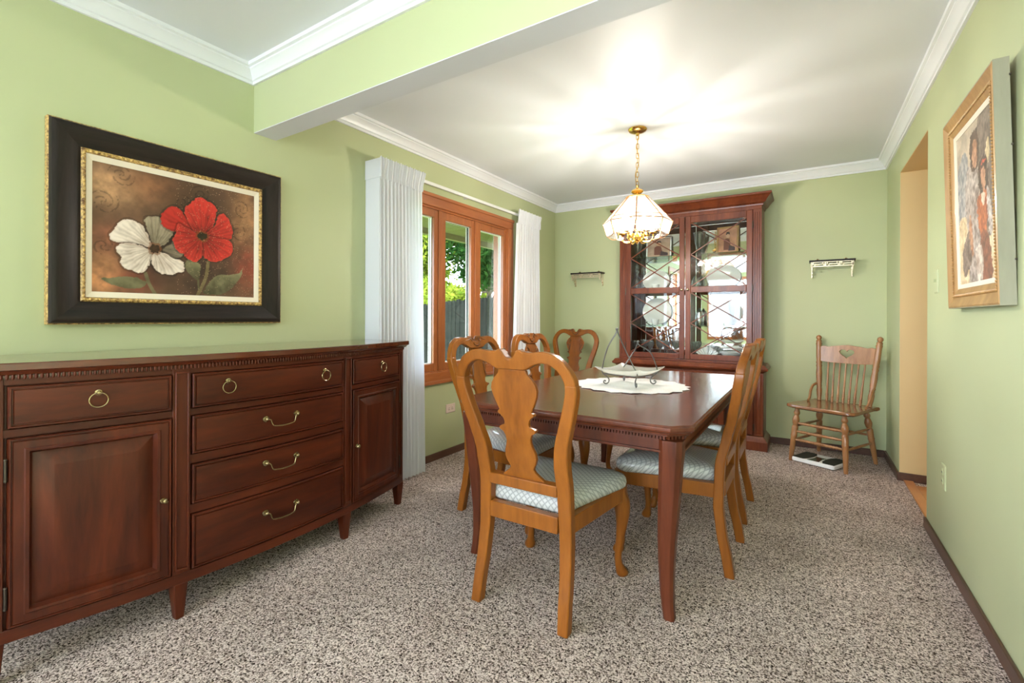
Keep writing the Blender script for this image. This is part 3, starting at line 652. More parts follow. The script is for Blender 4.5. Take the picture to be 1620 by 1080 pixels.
def figures_image(w=150, h=190):
    X, Y = np.meshgrid(np.linspace(0, 1, w), np.linspace(0, 1, h)); n1 = fbm(w, h, 30, 5); n2 = fbm(w, h, 8, 15); n3 = fbm(w, h, 3.5, 31, 2)
    mixc = lambda a, b, t: a * (1 - t[..., None]) + b * t[..., None]
    img = mixc(srgb(150, 140, 125), srgb(215, 195, 170), np.clip(n1 * 1.6 - .3, 0, 1))
    wx = X + (n3 - .5) * .05; wy = Y + (n2 - .5) * .04
    def blob(poly, lo, hi):
        ins = inpoly(wx, wy, catmull(poly, 4, True)); col = mixc(lo, hi, np.clip(n2 * 1.8 - .4 + (n3 - .5) * .6, 0, 1)); img[ins] = col[ins]
    blob([(.62, .99), (1.02, .99), (1.02, .30), (.70, .30), (.62, .6)], srgb(92, 80, 72), srgb(140, 122, 108))
    blob([(0, .75), (.3, .85), (.3, .45), (0, .40)], srgb(120, 125, 130), srgb(190, 185, 180))
    blob([(0, .40), (.25, .42), (.3, .05), (.0, .0)], srgb(205, 175, 130), srgb(240, 222, 185))
    blob([(.85, .30), (1.0, .34), (1.0, .0), (.85, .02)], srgb(215, 185, 140), srgb(240, 222, 190))
    blob([(.30, .02), (.28, .3), (.22, .5), (.26, .68), (.36, .76), (.55, .76), (.62, .62), (.60, .3), (.66, .02)], srgb(118, 100, 92), srgb(205, 192, 182))
    blob([(.10, .22), (.34, .36), (.38, .16), (.14, .05)], srgb(90, 74, 66), srgb(150, 130, 118))
    blob([(.31, .36), (.36, .44), (.42, .20), (.36, .18)], srgb(150, 98, 70), srgb(205, 155, 120))
    blob([(.39, .80), (.42, .92), (.54, .95), (.62, .90), (.63, .78), (.58, .70), (.45, .70)], srgb(58, 44, 36), srgb(98, 76, 62))
    blob([(.45, .80), (.48, .88), (.57, .87), (.58, .77), (.53, .71), (.47, .73)], srgb(150, 100, 74), srgb(208, 160, 125))
    blob([(.60, .58), (.62, .70), (.74, .74), (.82, .68), (.84, .52), (.72, .48)], srgb(50, 40, 34), srgb(88, 66, 54))
    blob([(.66, .66), (.70, .72), (.78, .71), (.79, .69), (.70, .70)], srgb(180, 70, 48), srgb(210, 96, 66))
    blob([(.67, .58), (.68, .66), (.75, .67), (.77, .58), (.72, .52)], srgb(165, 112, 84), srgb(214, 166, 132))
    blob([(.56, .50), (.64, .52), (.80, .53), (.84, .42), (.76, .28), (.84, .02), (.64, .01), (.62, .25), (.56, .36)], srgb(140, 70, 40), srgb(205, 118, 70))
    blob([(.62, .28), (.80, .28), (.88, .01), (.62, .01)], srgb(98, 62, 48), srgb(158, 92, 66))
    blob([(.80, .54), (.86, .50), (.92, .30), (.84, .26), (.80, .40)], srgb(165, 150, 142), srgb(225, 215, 208))
    blob([(.66, .52), (.76, .52), (.72, .44)], srgb(205, 160, 128), srgb(235, 215, 195))
    blob([(.48, .20), (.62, .22), (.66, .04), (.50, .02)], srgb(165, 140, 125), srgb(232, 220, 205))
    blob([(.80, .76), (.86, .82), (.88, .72), (.83, .68)], srgb(190, 165, 120), srgb(225, 205, 165))
    img *= (.8 + .4 * n3)[..., None]; img = img * .88 + .12 * srgb(214, 196, 176); return np.clip(img, 0, 1)
rp = thing('framed_oil_painting', 'gilt-framed oil painting of two standing figures on the right wall', 'picture', (.5355, 2.37, 1.18))
rp.rotation_euler = (0, -math.atan(.0200 / .775), 0)
# local frame: -x faces the room; far end is +y
o4 = (-.31, .31, 0, .775); i4 = (-.235, .235, .075, .70)
t_ = .038
def rev(prof): return [(t, -x) for t, x in prof]
bar_frame(rp, 'frame_bar', o4, i4, rev([(0, -.018), (0, .020), (.08, .022), (.35, .014), (.62, .009), (.7, .011), (.95, .006), (1, .003), (1, -.018)]), (M['goldframe'], M['goldframe']))
bar_frame(rp, 'outer_side', (-.313, .313, -.003, .778), o4, rev([(0, -.0185), (0, .0195), (1, .0195), (1, -.0185)]), (M['greyside'], M['greyside']))
bar_frame(rp, 'liner', i4, (-.217, .217, .093, .682), rev([(0, -.01), (0, .004), (1, .000), (1, -.01)]), (M['liner'], M['liner']))
gb = MB()
for s_ in (0, 1):
    for k in range(44): gb.sphere((-.012, -.262 + .524 * k / 43, .048 + s_ * .679), .006, 6, 4)
    for k in range(60): gb.sphere((-.012, -.262 + .524 * s_, .055 + .665 * k / 59), .006, 6, 4)
gb.build('carved_beading', M['goldframe'], rp, kind='stuff')
paint_mesh('canvas', figures_image(), lambda s_, t: (.002, .22 - .44 * s_, .09 + .595 * t), M['oil'], rp)
MB().box(.012, .016, -.30, .30, .02, .76).build('backing', M['dark'], rp, smooth=0)
for z in (.14, .50, .72): MB().box(.016, .021, -.316, -.306, z - .003, z + .003).build('backing_clip', M['darkbrass'], rp)

# ------------------------------------------------------------------ dining table
TC = (-.888, 2.632)
dt = thing('dining_table', 'dark mahogany dining table with clipped corners and curved legs', 'table', (TC[0], TC[1], 0))
def oct_outline(p, hx=.519, hy=.892, c_=.058):
    a, b, k = hx + p, hy + p, c_ + p * .4
    return [(-a + k, -b), (a - k, -b), (a, -b + k), (a, b - k), (a - k, b), (-a + k, b), (-a, b - k), (-a, -b + k)]
def oct_loft(prof): return MB().rings([[(x, y, z) for x, y in oct_outline(p)] for p, z in prof])
oct_loft([(.000, .702), (.012, .704), (.014, .711), (.022, .715), (.026, .722), (.026, .732), (.020, .736), (.018, .740)]).build('top', M['tabletop'], dt, smooth=25, bevel=.0015)
ap = MB()
oi = [oct_outline(-.022), oct_outline(-.045)]
for i in range(8):
    j = (i + 1) % 8
    pts = [oi[0][i], oi[0][j], oi[1][j], oi[1][i]]
    MB().rings([[(x, y, .638) for x, y in pts], [(x, y, .694) for x, y in pts]]).build('apron', M['table'], dt, bevel=.001)
def oct_strip(p0, p1, z0, z1, name):
    a, b = oct_outline(p0), oct_outline(p1)
    MB().rings([[(x, y, z0) for x, y in a], [(x, y, z1) for x, y in a], [(x, y, z1) for x, y in b], [(x, y, z0) for x, y in b]], loop=True).build(name, M['table'], dt, bevel=.002)
oct_strip(-.012, -.045, .630, .640, 'apron_bead'); oct_strip(-.006, -.045, .693, .702, 'top_bead')
bd = MB(); oo = oct_outline(-.017)
for i in range(8):
    a = Vector(oo[i]); b = Vector(oo[(i + 1) % 8]); n = max(2, int((b - a).length / .0125)); dr = (b - a).normalized()
    for k in range(n):
        c_ = a + (b - a) * ((k + .5) / n); ang = math.atan2(dr.y, dr.x)
        bd.add([(c_.x + math.cos(ang) * u - math.sin(ang) * v, c_.y + math.sin(ang) * u + math.cos(ang) * v, z) for z in (.681, .693) for u, v in ((-.0036, -.007), (.0036, -.007), (.0036, .006), (-.0036, .006))],
               [(0,3,2,1),(4,5,6,7),(0,1,5,4),(1,2,6,5),(2,3,7,6),(3,0,4,7)])
bd.build('dentil_moulding', M['table'], dt, smooth=0, kind='stuff')
for sx in (-1, 1):
    for sy in (-1, 1):
        rs = []
        for z, off, w_ in ((.680, .0, .043), (.64, .0, .043), (.59, .004, .041), (.50, .010, .039), (.40, .017, .036), (.30, .023, .033), (.20, .026, .029), (.10, .023, .025), (.04, .017, .022), (0, .010, .021)):
            cx, cy = sx * (.466 - off * .9), sy * (.848 - off * .9); q = w_ * .42
            pts = [(-w_ + q, -w_), (w_ - q, -w_), (w_, -w_ + q), (w_, w_ - q), (w_ - q, w_), (-w_ + q, w_), (-w_, w_ - q), (-w_, -w_ + q)]
            rs.append([(cx + x, cy + y, z) for x, y in pts])
        MB().rings(rs).build('leg', M['table'], dt, smooth=30, bevel=.002)

# ------------------------------------------------------------------ queen anne dining chairs
BK = [(0, .047), (.07, .036), (.19, .011), (.30, -.002), (.45, .002), (.50, .006), (.60, .030), (.70, .055), (.80, .075), (.90, .090), (1.0, .110), (1.1, .13)]
def bk(z): return lerp_tab(BK, z)
POST = [(0, .192, .042), (.1, .188, .044), (.2, .184, .046), (.3, .180, .049), (.4, .177, .052), (.5, .174, .056), (.58, .1735, .057), (.62, .1755, .056), (.66, .182, .054), (.70, .192, .052), (.76, .211, .050), (.82, .228, .047), (.87, .2385, .044), (.90, .2385, .042)]
def spiral(cx, cz, r0, r1, turns, a0, dirn, y, n=22):
    out = []
    for i in range(n + 1):
        t = i / n; r = r0 + (r1 - r0) * t; a = a0 + dirn * 2 * PI * turns * t; out.append((cx + r * math.cos(a), y(cz + r * math.sin(a)), cz + r * math.sin(a)))
    return out
def make_chair(seatmat):
    t = empty('dining_chair')
    for s_ in (-1, 1):
        rs = []
        for z, cx, w_ in catmull(POST, 3):
            th = .020 if z > .3 else .0205
            y = -bk(z); a, b = s_ * cx - w_ / 2, s_ * cx + w_ / 2
            rs.append([(a, y - th, z), (b, y - th, z), (b, y + th, z), (a, y + th, z)])
        MB().rings(rs).build('back_post', M['honey'], t, bevel=.005, smooth=40)
    top = [(0, .982), (.010, .984), (.020, .993), (.029, 1.008), (.040, 1.017), (.050, 1.014), (.058, 1.008), (.068, 1.010), (.085, 1.006), (.105, 1.009), (.140, 1.012), (.168, 1.008), (.195, .997), (.220, .978), (.241, .950), (.256, .920), (.2595, .895)]
    bot = [(0, .940), (.012, .940), (.024, .940), (.036, .940), (.048, .940), (.058, .941), (.066, .943), (.075, .947), (.088, .955), (.105, .963), (.130, .970), (.152, .969), (.172, .962), (.191, .949), (.205, .931), (.214, .910), (.2175, .895)]
    st = [((-a, b), (-c_, d)) for (a, b), (c_, d) in zip(top[::-1], bot[::-1])] + [(p, q) for p, q in zip(top[1:], bot[1:])]
    rs = [[(a[0], -bk(a[1]) + .018, a[1]), (b[0], -bk(b[1]) + .019, b[1]), (b[0], -bk(b[1]) - .019, b[1]), (a[0], -bk(a[1]) - .018, a[1])] for a, b in st]
    MB().rings(rs).build('crest_rail', M['honey'], t, bevel=.005, smooth=45)
    half = [(.94, .060), (.925, .063), (.905, .083), (.885, .096), (.865, .101), (.84, .096), (.81, .083), (.79, .073), (.782, .070), (.777, .078), (.770, .080), (.763, .070), (.75, .057), (.735, .053), (.725, .056), (.719, .072), (.714, .080), (.704, .079), (.697, .064), (.68, .055), (.66, .054), (.64, .060), (.62, .068), (.60, .070), (.58, .064), (.565, .055), (.555, .052), (.545, .057), (.53, .075), (.518, .090), (.508, .096)]
    rs = [[(-w_, -bk(z) + .008, z), (w_, -bk(z) + .008, z), (w_, -bk(z) - .008, z), (-w_, -bk(z) - .008, z)] for z, w_ in half]
    MB().rings(rs).build('splat', M['honey'], t, bevel=.0025, smooth=40)
    for nm, z0, z1, y0, y1 in (('shoe_rail', .472, .514, -.030, .012), ('seat_rail', .335, .398, -.022, .010)):
        MB().box(-.150, .150, y0, y1, z0, z1).build(nm, M['honey'], t, bevel=.003)
    for s_ in (-1, 1):
        MB().rings([[(s_ * .160, .0, z), (s_ * .196, .0, z), (s_ * .250, .420, z), (s_ * .222, .420, z)] for z in (.335, .398)]).build('seat_rail', M['honey'], t, bevel=.003)
    MB().rings([[(-.222, .432, z), (.222, .432, z), (.222, .460, z), (-.222, .460, z)] for z in (.335, .398)]).build('seat_rail', M['honey'], t, bevel=.003)
    for s_ in (-1, 1):
        rs = []
        for off, z, r in catmull([(0, .398, .031), (.001, .36, .033), (.008, .325, .037), (.014, .285, .034), (.011, .225, .0255), (.002, .155, .0185), (-.006, .095, .0158), (-.004, .055, .017), (.007, .030, .0235), (.013, .012, .027), (.013, 0, .022)], 3):
            cx, cy = s_ * (.226 + off * .72), .434 + off * .72
            sq = max(0, min(1, (z - .31) / .05)); ring = []
            for k in range(12):
                a = 2 * PI * k / 12; ca, sa = math.cos(a), math.sin(a); q = 1 / max(abs(ca), abs(sa)); rr = r * ((1 - sq) + sq * min(q, 1.25) * .9)
                ring.append((cx + rr * ca, cy + rr * sa, z))
            rs.append(ring)
        MB().rings(rs).build('cabriole_leg', M['honey'], t, smooth=60)
    ol = []
    def corner(cx, cy, r, a0, a1, n=6): 
        for i in range(n + 1): a = a0 + (a1 - a0) * i / n; ol.append((cx + r * math.cos(a), cy + r * math.sin(a)))
    corner(-.140, .040, .025, PI * 1.5, PI, 3); corner(-.205, .405, .055, PI, PI / 2); corner(.205, .405, .055, PI / 2, 0); corner(.140, .040, .025, 0, -PI / 2, 3)
    den = []
    for (x0, y0), (x1, y1) in zip(ol, ol[1:] + ol[:1]):
        k = max(1, int(math.hypot(x1 - x0, y1 - y0) / .05))
        for q in range(k): den.append((x0 + (x1 - x0) * q / k, y0 + (y1 - y0) * q / k))
    rs = []
    for sc, z in ((.97, .396), (1.0, .404), (1.012, .418), (1.005, .434), (.975, .447), (.90, .457), (.72, .466), (.45, .471), (.15, .473)):
        rs.append([(x * sc, .235 + (y - .235) * sc, z) for x, y in den])
    MB().rings(rs).build('seat_cushion', seatmat, t, smooth=60)
    cv = MB(); yf = lambda z: -bk(z) + .019
    for s_ in (-1, 1):
        cv.tube(spiral(s_ * .036, .997, .016, .004, 1.3, PI / 2, -s_, yf), [.0050 - .0024 * i / 22 for i in range(23)], 6)
        cv.tube(catmull([(s_ * .058, yf(1.0) - .002, 1.0), (s_ * .085, yf(.99) - .001, .992), (s_ * .12, yf(.99) - .003, .990)], 4), [.006, .005, .0045, .004, .0035, .003, .0025, .002, .001], 6)
    cv.tube(catmull([(-.03, yf(.972), .976), (-.018, yf(.96), .962), (0, yf(.955) + .002, .956), (.018, yf(.96), .962), (.03, yf(.972), .976)], 4), .005, 6)
    yg = lambda z: -bk(z) + .009
    for s_ in (-1, 1):
        cv.tube(spiral(s_ * .068, .888, .022, .004, 1.6, PI / 2, s_, yg), [.0050 - .0025 * i / 22 for i in range(23)], 6)
        cv.tube(spiral(s_ * .073, .845, .015, .003, 1.3, PI / 2, -s_, yg, 16), [.0046 - .0022 * i / 16 for i in range(17)], 6)
        for q in range(4):
            z0 = .865 - q * .018
            cv.tube(catmull([(s_ * (.045 + q * .002), yg(z0), z0), (s_ * (.058 + q * .001), yg(z0 - .02) + .003, z0 - .02), (s_ * (.066 - q * .001), yg(z0 - .045) + .001, z0 - .048)], 4), [.0015, .003, .0042, .0048, .005, .0045, .0038, .0028, .0012], 6)
        for z in (.773, .711): cv.sphere((s_ * .074, yg(z), z), .0075, 8, 6)
    cv.build('carving', M['honey_carved'], t, smooth=60, kind='stuff')
    return t
ch0 = make_chair(M['seat']); chp = make_chair(M['seatplastic'])
GRP = 'carved dining chairs around the table'
def put(o, x, y, rz, label):
    o.location = (x, y, 0); o.rotation_euler = (0, 0, rz); return tag(o, label, 'chair', GRP)
put(ch0, -.918, 1.545, 0, 'nearest carved dining chair, back towards the camera, at the table head')
put(chp, -.325, 2.415, PI / 2, 'dining chair on the right of the table, nearer the camera, seat under plastic')
put(copy_tree(chp), -.335, 3.04, PI / 2, 'dining chair on the right of the table, nearer the china cabinet')
put(copy_tree(chp), -1.663, 2.335, -PI / 2, 'dining chair in front of the wooden window, left of the table')
put(copy_tree(chp), -1.645, 3.00, -PI / 2, 'dining chair in front of the far white curtain, left of the table')
put(copy_tree(ch0), -2.068, 4.42, PI, 'dining chair standing alone against the wall in the far left corner')

# ------------------------------------------------------------------ doily and dish
dl = []
for i in range(160):
    a = 2 * PI * i / 160; r = 1 + .035 * math.cos(a * 20) + .012 * math.cos(a * 60); dl.append((.316 * r * math.cos(a), .305 * r * math.sin(a)))
rs = [[(x * s_, y * s_, z + .0012 * math.sin(9 * math.atan2(y, x)) * s_) for x, y in dl] for s_, z in ((1, .0), (1, .0022), (.97, .004), (.9, .0045), (.6, .004), (.05, .004))]
o = MB().rings(rs).build('lace_doily', M['lace'], None, smooth=50); o.location = (-.863, 2.643, .7425)
tag(o, 'round white lace doily with a scalloped edge on the dining table', 'doily')
tr = thing('glass_dish', 'square frosted glass dish resting in a black wire stand', 'dish', (-.863, 2.632, .8095), YAW + PI / 4 - PI / 2); tr.scale = (1.053, 1.053, 1.053)
n = 12; rs = []
for lv, (sc, z) in enumerate(((.02, .006), (.5, .004), (.72, .008), (.92, .020), (1.0, .026), (1.0, .021), (.92, .014), (.72, .001), (.5, -.003), (.02, -.001))):
    ring = []
    for side in range(4):
        for k in range(n):
            t = k / n * 2 - 1; lift = .016 * (abs(t) ** 2.2) * sc ** 3; p = [(t, -1), (1, t), (-t, 1), (-1, -t)][side]
            ring.append((p[0] * .136 * sc, p[1] * .136 * sc, z + lift))
    rs.append(ring)
MB().rings(rs).build('bowl', M['trayglass'], tr, smooth=40)
ws = thing('wire_stand', 'wrought iron stand with scrolled feet and arched handles on the doily', 'stand', (-.863, 2.632, .7490), YAW - PI / 2 + PI / 2); ws.scale = (1.053, 1.053, 1.053)
# local x = camera right, local y = away from camera
D_ = .150
legs = [(-D_, 0), (0, -D_), (D_, 0), (0, D_)]
for x, y in legs:
    u = Vector((x, y, 0)).normalized(); pth = []
    for q, z in ((1.02, .072), (.98, .058), (.84, .042), (.76, .026), (.78, .010), (.86, .003), (.94, .007), (.955, .016), (.91, .020), (.885, .014)): pth.append(tuple(u * (D_ * q * 1.0) + Vector((0, 0, z))))
    MB().tube(catmull(pth, 4), .0036, 8).build('leg', M['iron'], ws)
MB().tube([(x * .97, y * .97, .0565) for x, y in legs], .003, 8, closed=True).build('ring', M['iron'], ws, smooth=60)
def hnd(A, B, apex, bow):
    A, B, apex = Vector(A), Vector(B), Vector(apex); mid1 = (A + apex) / 2 + Vector(bow); mid2 = (B + apex) / 2 + Vector(bow)
    b = MB(); b.tube(catmull([tuple(A), tuple(mid1), tuple(apex + (A - apex) * .07 + Vector((0, 0, -.004))), tuple(apex), tuple(apex + (B - apex) * .07 + Vector((0, 0, -.004))), tuple(mid2), tuple(B)], 6), .0036, 8)
    b.sphere(tuple(apex + Vector((0, 0, .004))), .008, 8, 6)
    b.build('handle', M['iron'], ws)
hnd((-.155, 0, .072), (0, -.155, .072), (-.085, -.06, .300), (-.012, -.008, .012))
hnd((0, .155, .072), (.155, 0, .072), (.068, .085, .225), (.022, .014, .018))

# ------------------------------------------------------------------ china cabinet
CX, CY = -.962, 4.818
cc = thing('china_cabinet', 'tall red cherry china cabinet with lattice glass doors against the back wall', 'cabinet', (CX, CY, 0))
def loop3(hw, yf, p): return [(-hw - p, 0), (-hw - p, yf - p), (hw + p, yf - p), (hw + p, 0)]
def loft3(hw, yf, prof): return MB().rings([[(x, y, z) for x, y in loop3(hw, yf, p)] for p, z in prof])
loft3(.655, -.318, [(.035, 0), (.035, .075), (.030, .080), (.012, .098), (.006, .108), (.0, .115)]).build('plinth', M['cab'], cc, smooth=30, bevel=.002)
loft3(.655, -.300, [(0, .112), (0, .665)]).build('base_carcass', M['cab'], cc, smooth=30)
loft3(.655, -.308, [(0, .660), (.006, .668), (.018, .676), (.030, .682), (.034, .690), (.034, .700), (.026, .706), (.016, .722), (.010, .728)]).build('base_top', M['cab'], cc, smooth=30, bevel=.0015)
def xpanel(name, x0, x1, z0, z1, yf, prof, mat, par):
    rs = [[(x0 + i, yf - d_, z0 + i), (x1 - i, yf - d_, z0 + i), (x1 - i, yf - d_, z1 - i), (x0 + i, yf - d_, z1 - i)] for i, d_ in prof]
    return MB().rings(rs, False, True).build(name, mat, par, smooth=30)
DPX = [(0, 0), (0, .012), (.003, .015), (.040, .015), (.044, .019), (.050, .016), (.055, .006), (.075, .013)]
for x0, x1 in ((-.575, -.292), (-.288, -.004), (.004, .288), (.292, .575)):
    o = xpanel('base_door', x0, x1, .125, .650, -.300, DPX, M['cab'], cc)
for s_ in (-1, 1):
    xpanel('base_pilaster', *sorted((s_ * .585, s_ * .650)), .118, .655, -.300, [(0, 0), (0, .014), (.012, .014), (.016, .010), (.022, .013)], M['cab'], cc)
    for z in (.56, .19):
        MB().lathe([(.005, -.028), (.005, .028)], (s_ * .580, -.316, z), 8).build('hinge', M['darkbrass'], cc)
# hutch: open box with glass doors
HB, HT, HH, HF = .728, 2.115, .635, -.268
MB().box(-HH, HH, -.018, 0, HB, HT).build('hutch_back', M['cab'], cc, smooth=0)
MB().box(-HH + .024, HH - .024, -.021, -.0185, HB + .021, HT - .021).build('mirror_back', M['mirror'], cc, smooth=0)
for s_ in (-1, 1): MB().box(*sorted((s_ * HH, s_ * (HH - .022))), HF, -.018, HB, HT).build('hutch_side', M['cab'], cc, smooth=0)
MB().box(-HH + .022, HH - .022, HF, -.018, HB, HB + .02).build('hutch_floor', M['cab'], cc, smooth=0)
MB().box(-HH + .022, HH - .022, HF, -.018, HT - .02, HT).build('hutch_roof', M['cab'], cc, smooth=0)
for z in (1.735, 1.405, 1.062): MB().box(-HH + .024, HH - .024, HF + .025, -.02, z - .008, z).build('glass_shelf', M['shelfglass'], cc, smooth=0)
MB().box(-HH, HH, HF - .016, HF, HB, HB + .018).build('bottom_rail', M['cab'], cc, bevel=.002)
MB().box(-HH, HH, HF - .012, HF, 2.085, HT).build('frieze', M['cab'], cc, bevel=.002)
for s_ in (-1, 1):
    xs = sorted((s_ * .566, s_ * HH)); MB().box(xs[0], xs[1], HF - .010, HF, HB + .018, 2.085).build('pilaster', M['cab'], cc, bevel=.002)
    q = MB()
    for k in range(3):
        x = s_ * (.578 + k * .018); q.box(x - .005, x + .005, HF - .016, HF - .010, HB + .05, 2.06)
    q.build('pilaster_reeding', M['cab'], cc, bevel=.002)
loft3(.635, -.272, [(.004, 2.112), (.010, 2.116), (.012, 2.130), (.018, 2.136), (.030, 2.142), (.040, 2.160), (.060, 2.185), (.074, 2.198), (.078, 2.200), (.078, 2.216), (.070, 2.220)]).build('cornice', M['cab'], cc, smooth=30, bevel=.0015)
bd = MB()
for k in range(110): bd.sphere((-.64 + 1.28 * k / 109, -.286, 2.132), .0055, 6, 4)
bd.build('cornice_beading', M['cab'], cc, kind='stuff')
for s_ in (-1, 1):
    x0, x1 = (.003, .565) if s_ > 0 else (-.565, -.003); z0, z1 = .750, 2.082; F0, F1 = HF - .022, HF - .001
    b = MB(); b.box(x0, x0 + .048, F0, F1, z0, z1); b.box(x1 - .048, x1, F0, F1, z0, z1)
    b.box(x0 + .048, x1 - .048, F0, F1, z0, z0 + .050); b.box(x0 + .048, x1 - .048, F0, F1, z1 - .060, z1); b.box(x0 + .048, x1 - .048, F0, F1, 1.372, 1.428)
    dr = b.build('door', M['cab'], cc, bevel=.004)
    gx0, gx1 = x0 + .048, x1 - .048
    for za, zb_ in ((z0 + .050, 1.372), (1.428, z1 - .060)):
        MB().box(gx0 - .003, gx1 + .003, F1 - .010, F1 - .006, za - .003, zb_ + .003).build('pane', M['cabglass'], dr, smooth=0)
        zm = (za + zb_) / 2
        for zc0, zc1 in ((za, zm), (zm, zb_)):
            for a, b_ in (((gx0, zc0), (gx1, zc1)), ((gx0, zc1), (gx1, zc0))):
                d_ = Vector((b_[0] - a[0], b_[1] - a[1])).normalized(); nx, nz = -d_.y * .0048, d_.x * .0048
                ring = lambda p: [(p[0] + nx, F0 + .004, p[1] + nz), (p[0] - nx, F0 + .004, p[1] - nz), (p[0] - nx, F1 - .010, p[1] - nz), (p[0] + nx, F1 - .010, p[1] + nz)]
                MB().rings([ring(a), ring(b_)]).build('lattice_bar', M['cab'], dr, bevel=.0015)
    kx = x0 + .024 if s_ > 0 else x1 - .024
    MB().lathe([(.002, 0), (.011, -.001), (.010, -.004), (.004, -.006), (.004, -.014), (.009, -.017), (.010, -.021), (.006, -.026), (.001, -.027)], (kx, F0, 1.40), 12, Matrix.Rotation(-PI / 2, 3, 'X')).build('knob', M['antbrass'], dr)
    hx = x1 + .001 if s_ > 0 else x0 - .001
    for z in (1.95, 1.40, .86): MB().lathe([(.0045, -.03), (.0045, .03)], (hx, F0 - .002, z), 8).build('hinge', M['darkbrass'], dr)

# ------------------------------------------------------------------ things inside the cabinet
def inside(o, x, z, y=-.13, rz=0): o.location = (CX + x, CY + y, z); o.rotation_euler[2] = rz; return o
def oval_platter(label, x, z, w_=.135, h_=.105, group='white oval platters in the cabinet'):
    b = MB(); rs = []
    for sc, d_ in ((.02, .0), (.6, .0), (.72, .006), (.95, .016), (1, .020), (1, .024), (.94, .021), (.70, .011), (.58, .005), (.02, .005)):
        rs.append([(w_ * sc * math.cos(2*PI*k/40), -d_, h_ + h_ * sc * math.sin(2*PI*k/40)) for k in range(40)])
    b.rings(rs); o = b.build('oval_platter', M['china'], None, smooth=50); o.rotation_euler = (-.14, 0, 0)
    inside(o, x, z + .002, -.055); tag(o, label, 'platter', group); return o
oval_platter('white oval platter on the upper middle shelf behind the left glass door', -.33, 1.407)
oval_platter('white oval platter on the upper middle shelf behind the right glass door', .30, 1.407, .150, .115)
oval_platter('white oval platter on the lower middle shelf behind the left glass door', -.32, 1.064, .145, .135)
oval_platter('white oval platter on the lower middle shelf behind the right glass door', .32, 1.064, .145, .120)
def lathe_thing(name, label, cat, mat, prof, x, z, y=-.13, group=None, n=20):
    o = MB().lathe(prof, (0, 0, 0), n).build(name, mat, None, smooth=50); inside(o, x, z + .001, y); tag(o, label, cat, group); return o
cup = [(.016, 0), (.022, .002), (.030, .02), (.036, .05), (.038, .06), (.034, .058), (.026, .02), (.004, .008)]
lathe_thing('cup', 'small white cup before the lower left platter in the cabinet', 'cup', M['china'], cup, -.30, 1.062, -.19)
lathe_thing('cup', 'small white cup before the upper left platter in the cabinet', 'cup', M['china'], cup, -.30, 1.405, -.19)
pit = [(.03, 0), (.05, .004), (.062, .03), (.066, .07), (.055, .11), (.040, .15), (.038, .19), (.046, .215), (.040, .212), (.032, .19), (.03, .1), (.004, .01)]
pt = thing('pitcher', 'white china pitcher before the platter behind the right glass door', 'pitcher', (CX + .33, CY - .17, 1.063)); 
MB().lathe(pit, (0, 0, 0), 20).build('body', M['china'], pt, smooth=50)
MB().tube(catmull([(.038, 0, .20), (.075, 0, .20), (.09, 0, .15), (.08, 0, .09), (.06, 0, .06)], 4), .006, 8).build('handle', M['china'], pt)
vase = [(.03, 0), (.04, .003), (.038, .01), (.02, .03), (.03, .07), (.045, .13), (.05, .19), (.058, .215), (.053, .213), (.044, .18), (.026, .07), (.004, .035)]
lathe_thing('crystal_vase', 'cut crystal vase beside the framed photo on the top cabinet shelf', 'vase', M['crystal'], vase, .10, 1.735, -.13, None, 14)
lathe_thing('crystal_vase', 'cut crystal vase beside the ornate frame on the top cabinet shelf', 'vase', M['crystal'], vase, -.49, 1.735, -.15, None, 14)
dec = [(.045, 0), (.055, .01), (.058, .08), (.045, .12), (.016, .15), (.014, .19), (.022, .20), (.020, .21), (.008, .215), (.022, .235), (.018, .265), (.003, .275)]
lathe_thing('decanter', 'crystal decanter with a stopper left of the upper right platter', 'decanter', M['crystal'], dec, .09, 1.405, -.14, None, 12)
lathe_thing('decanter', 'crystal decanter with a stopper left of the upper left platter', 'decanter', M['crystal'], dec, -.50, 1.405, -.14, None, 12)
goblet = [(.030, 0), (.031, .003), (.006, .010), (.004, .05), (.006, .075), (.022, .09), (.032, .12), (.033, .155), (.031, .155), (.029, .12), (.018, .095), (.003, .085)]
gm = None
for i, (x, y) in enumerate([(-.51, -.17), (-.43, -.10), (-.35, -.18), (-.27, -.11), (-.19, -.18), (-.12, -.11), (.53, -.20), (.53, -.09), (.06, -.08)]):
    if gm is None: gm = MB().lathe(goblet, (0, 0, 0), 16).build('wine_glass', M['crystal'], None, smooth=50); o = gm
    else: o = gm.copy(); C.objects.link(o)
    inside(o, x, HB + .021, y); tag(o, 'stemmed wine glass on the cabinet floor behind the %s door' % ('left' if x < 0 else 'right'), 'glass', 'wine glasses on the cabinet floor, %s' % ('left' if x < 0 else 'right'))
bowl = [(.03, 0), (.036, .004), (.05, .02), (.085, .055), (.10, .075), (.097, .077), (.08, .057), (.045, .025), (.004, .016)]
lathe_thing('china_bowl', 'white china bowl on the cabinet floor behind the right door', 'bowl', M['china'], bowl, .38, HB + .02, -.14)
fn = MB()
for k in range(9):
    a = math.radians(-52 + 13 * k); r = .115; fn.add([(0, -.004 * (k % 2), .0), (r * math.sin(a - .11), -.016 * (k % 2), r * math.cos(a - .11)), (r * math.sin(a), .012, r * 1.02 * math.cos(a)), (r * math.sin(a + .11), -.016 * ((k + 1) % 2), r * math.cos(a + .11)), (0, .022, 0)], [(0, 1, 2), (0, 2, 3), (4, 2, 1), (4, 3, 2), (0, 4, 1), (0, 3, 4)])
o = fn.build('napkin_fan', M['white'], None, smooth=0); inside(o, .18, HB + .021, -.19); tag(o, 'white napkin folded as a fan on the cabinet floor', 'napkin')
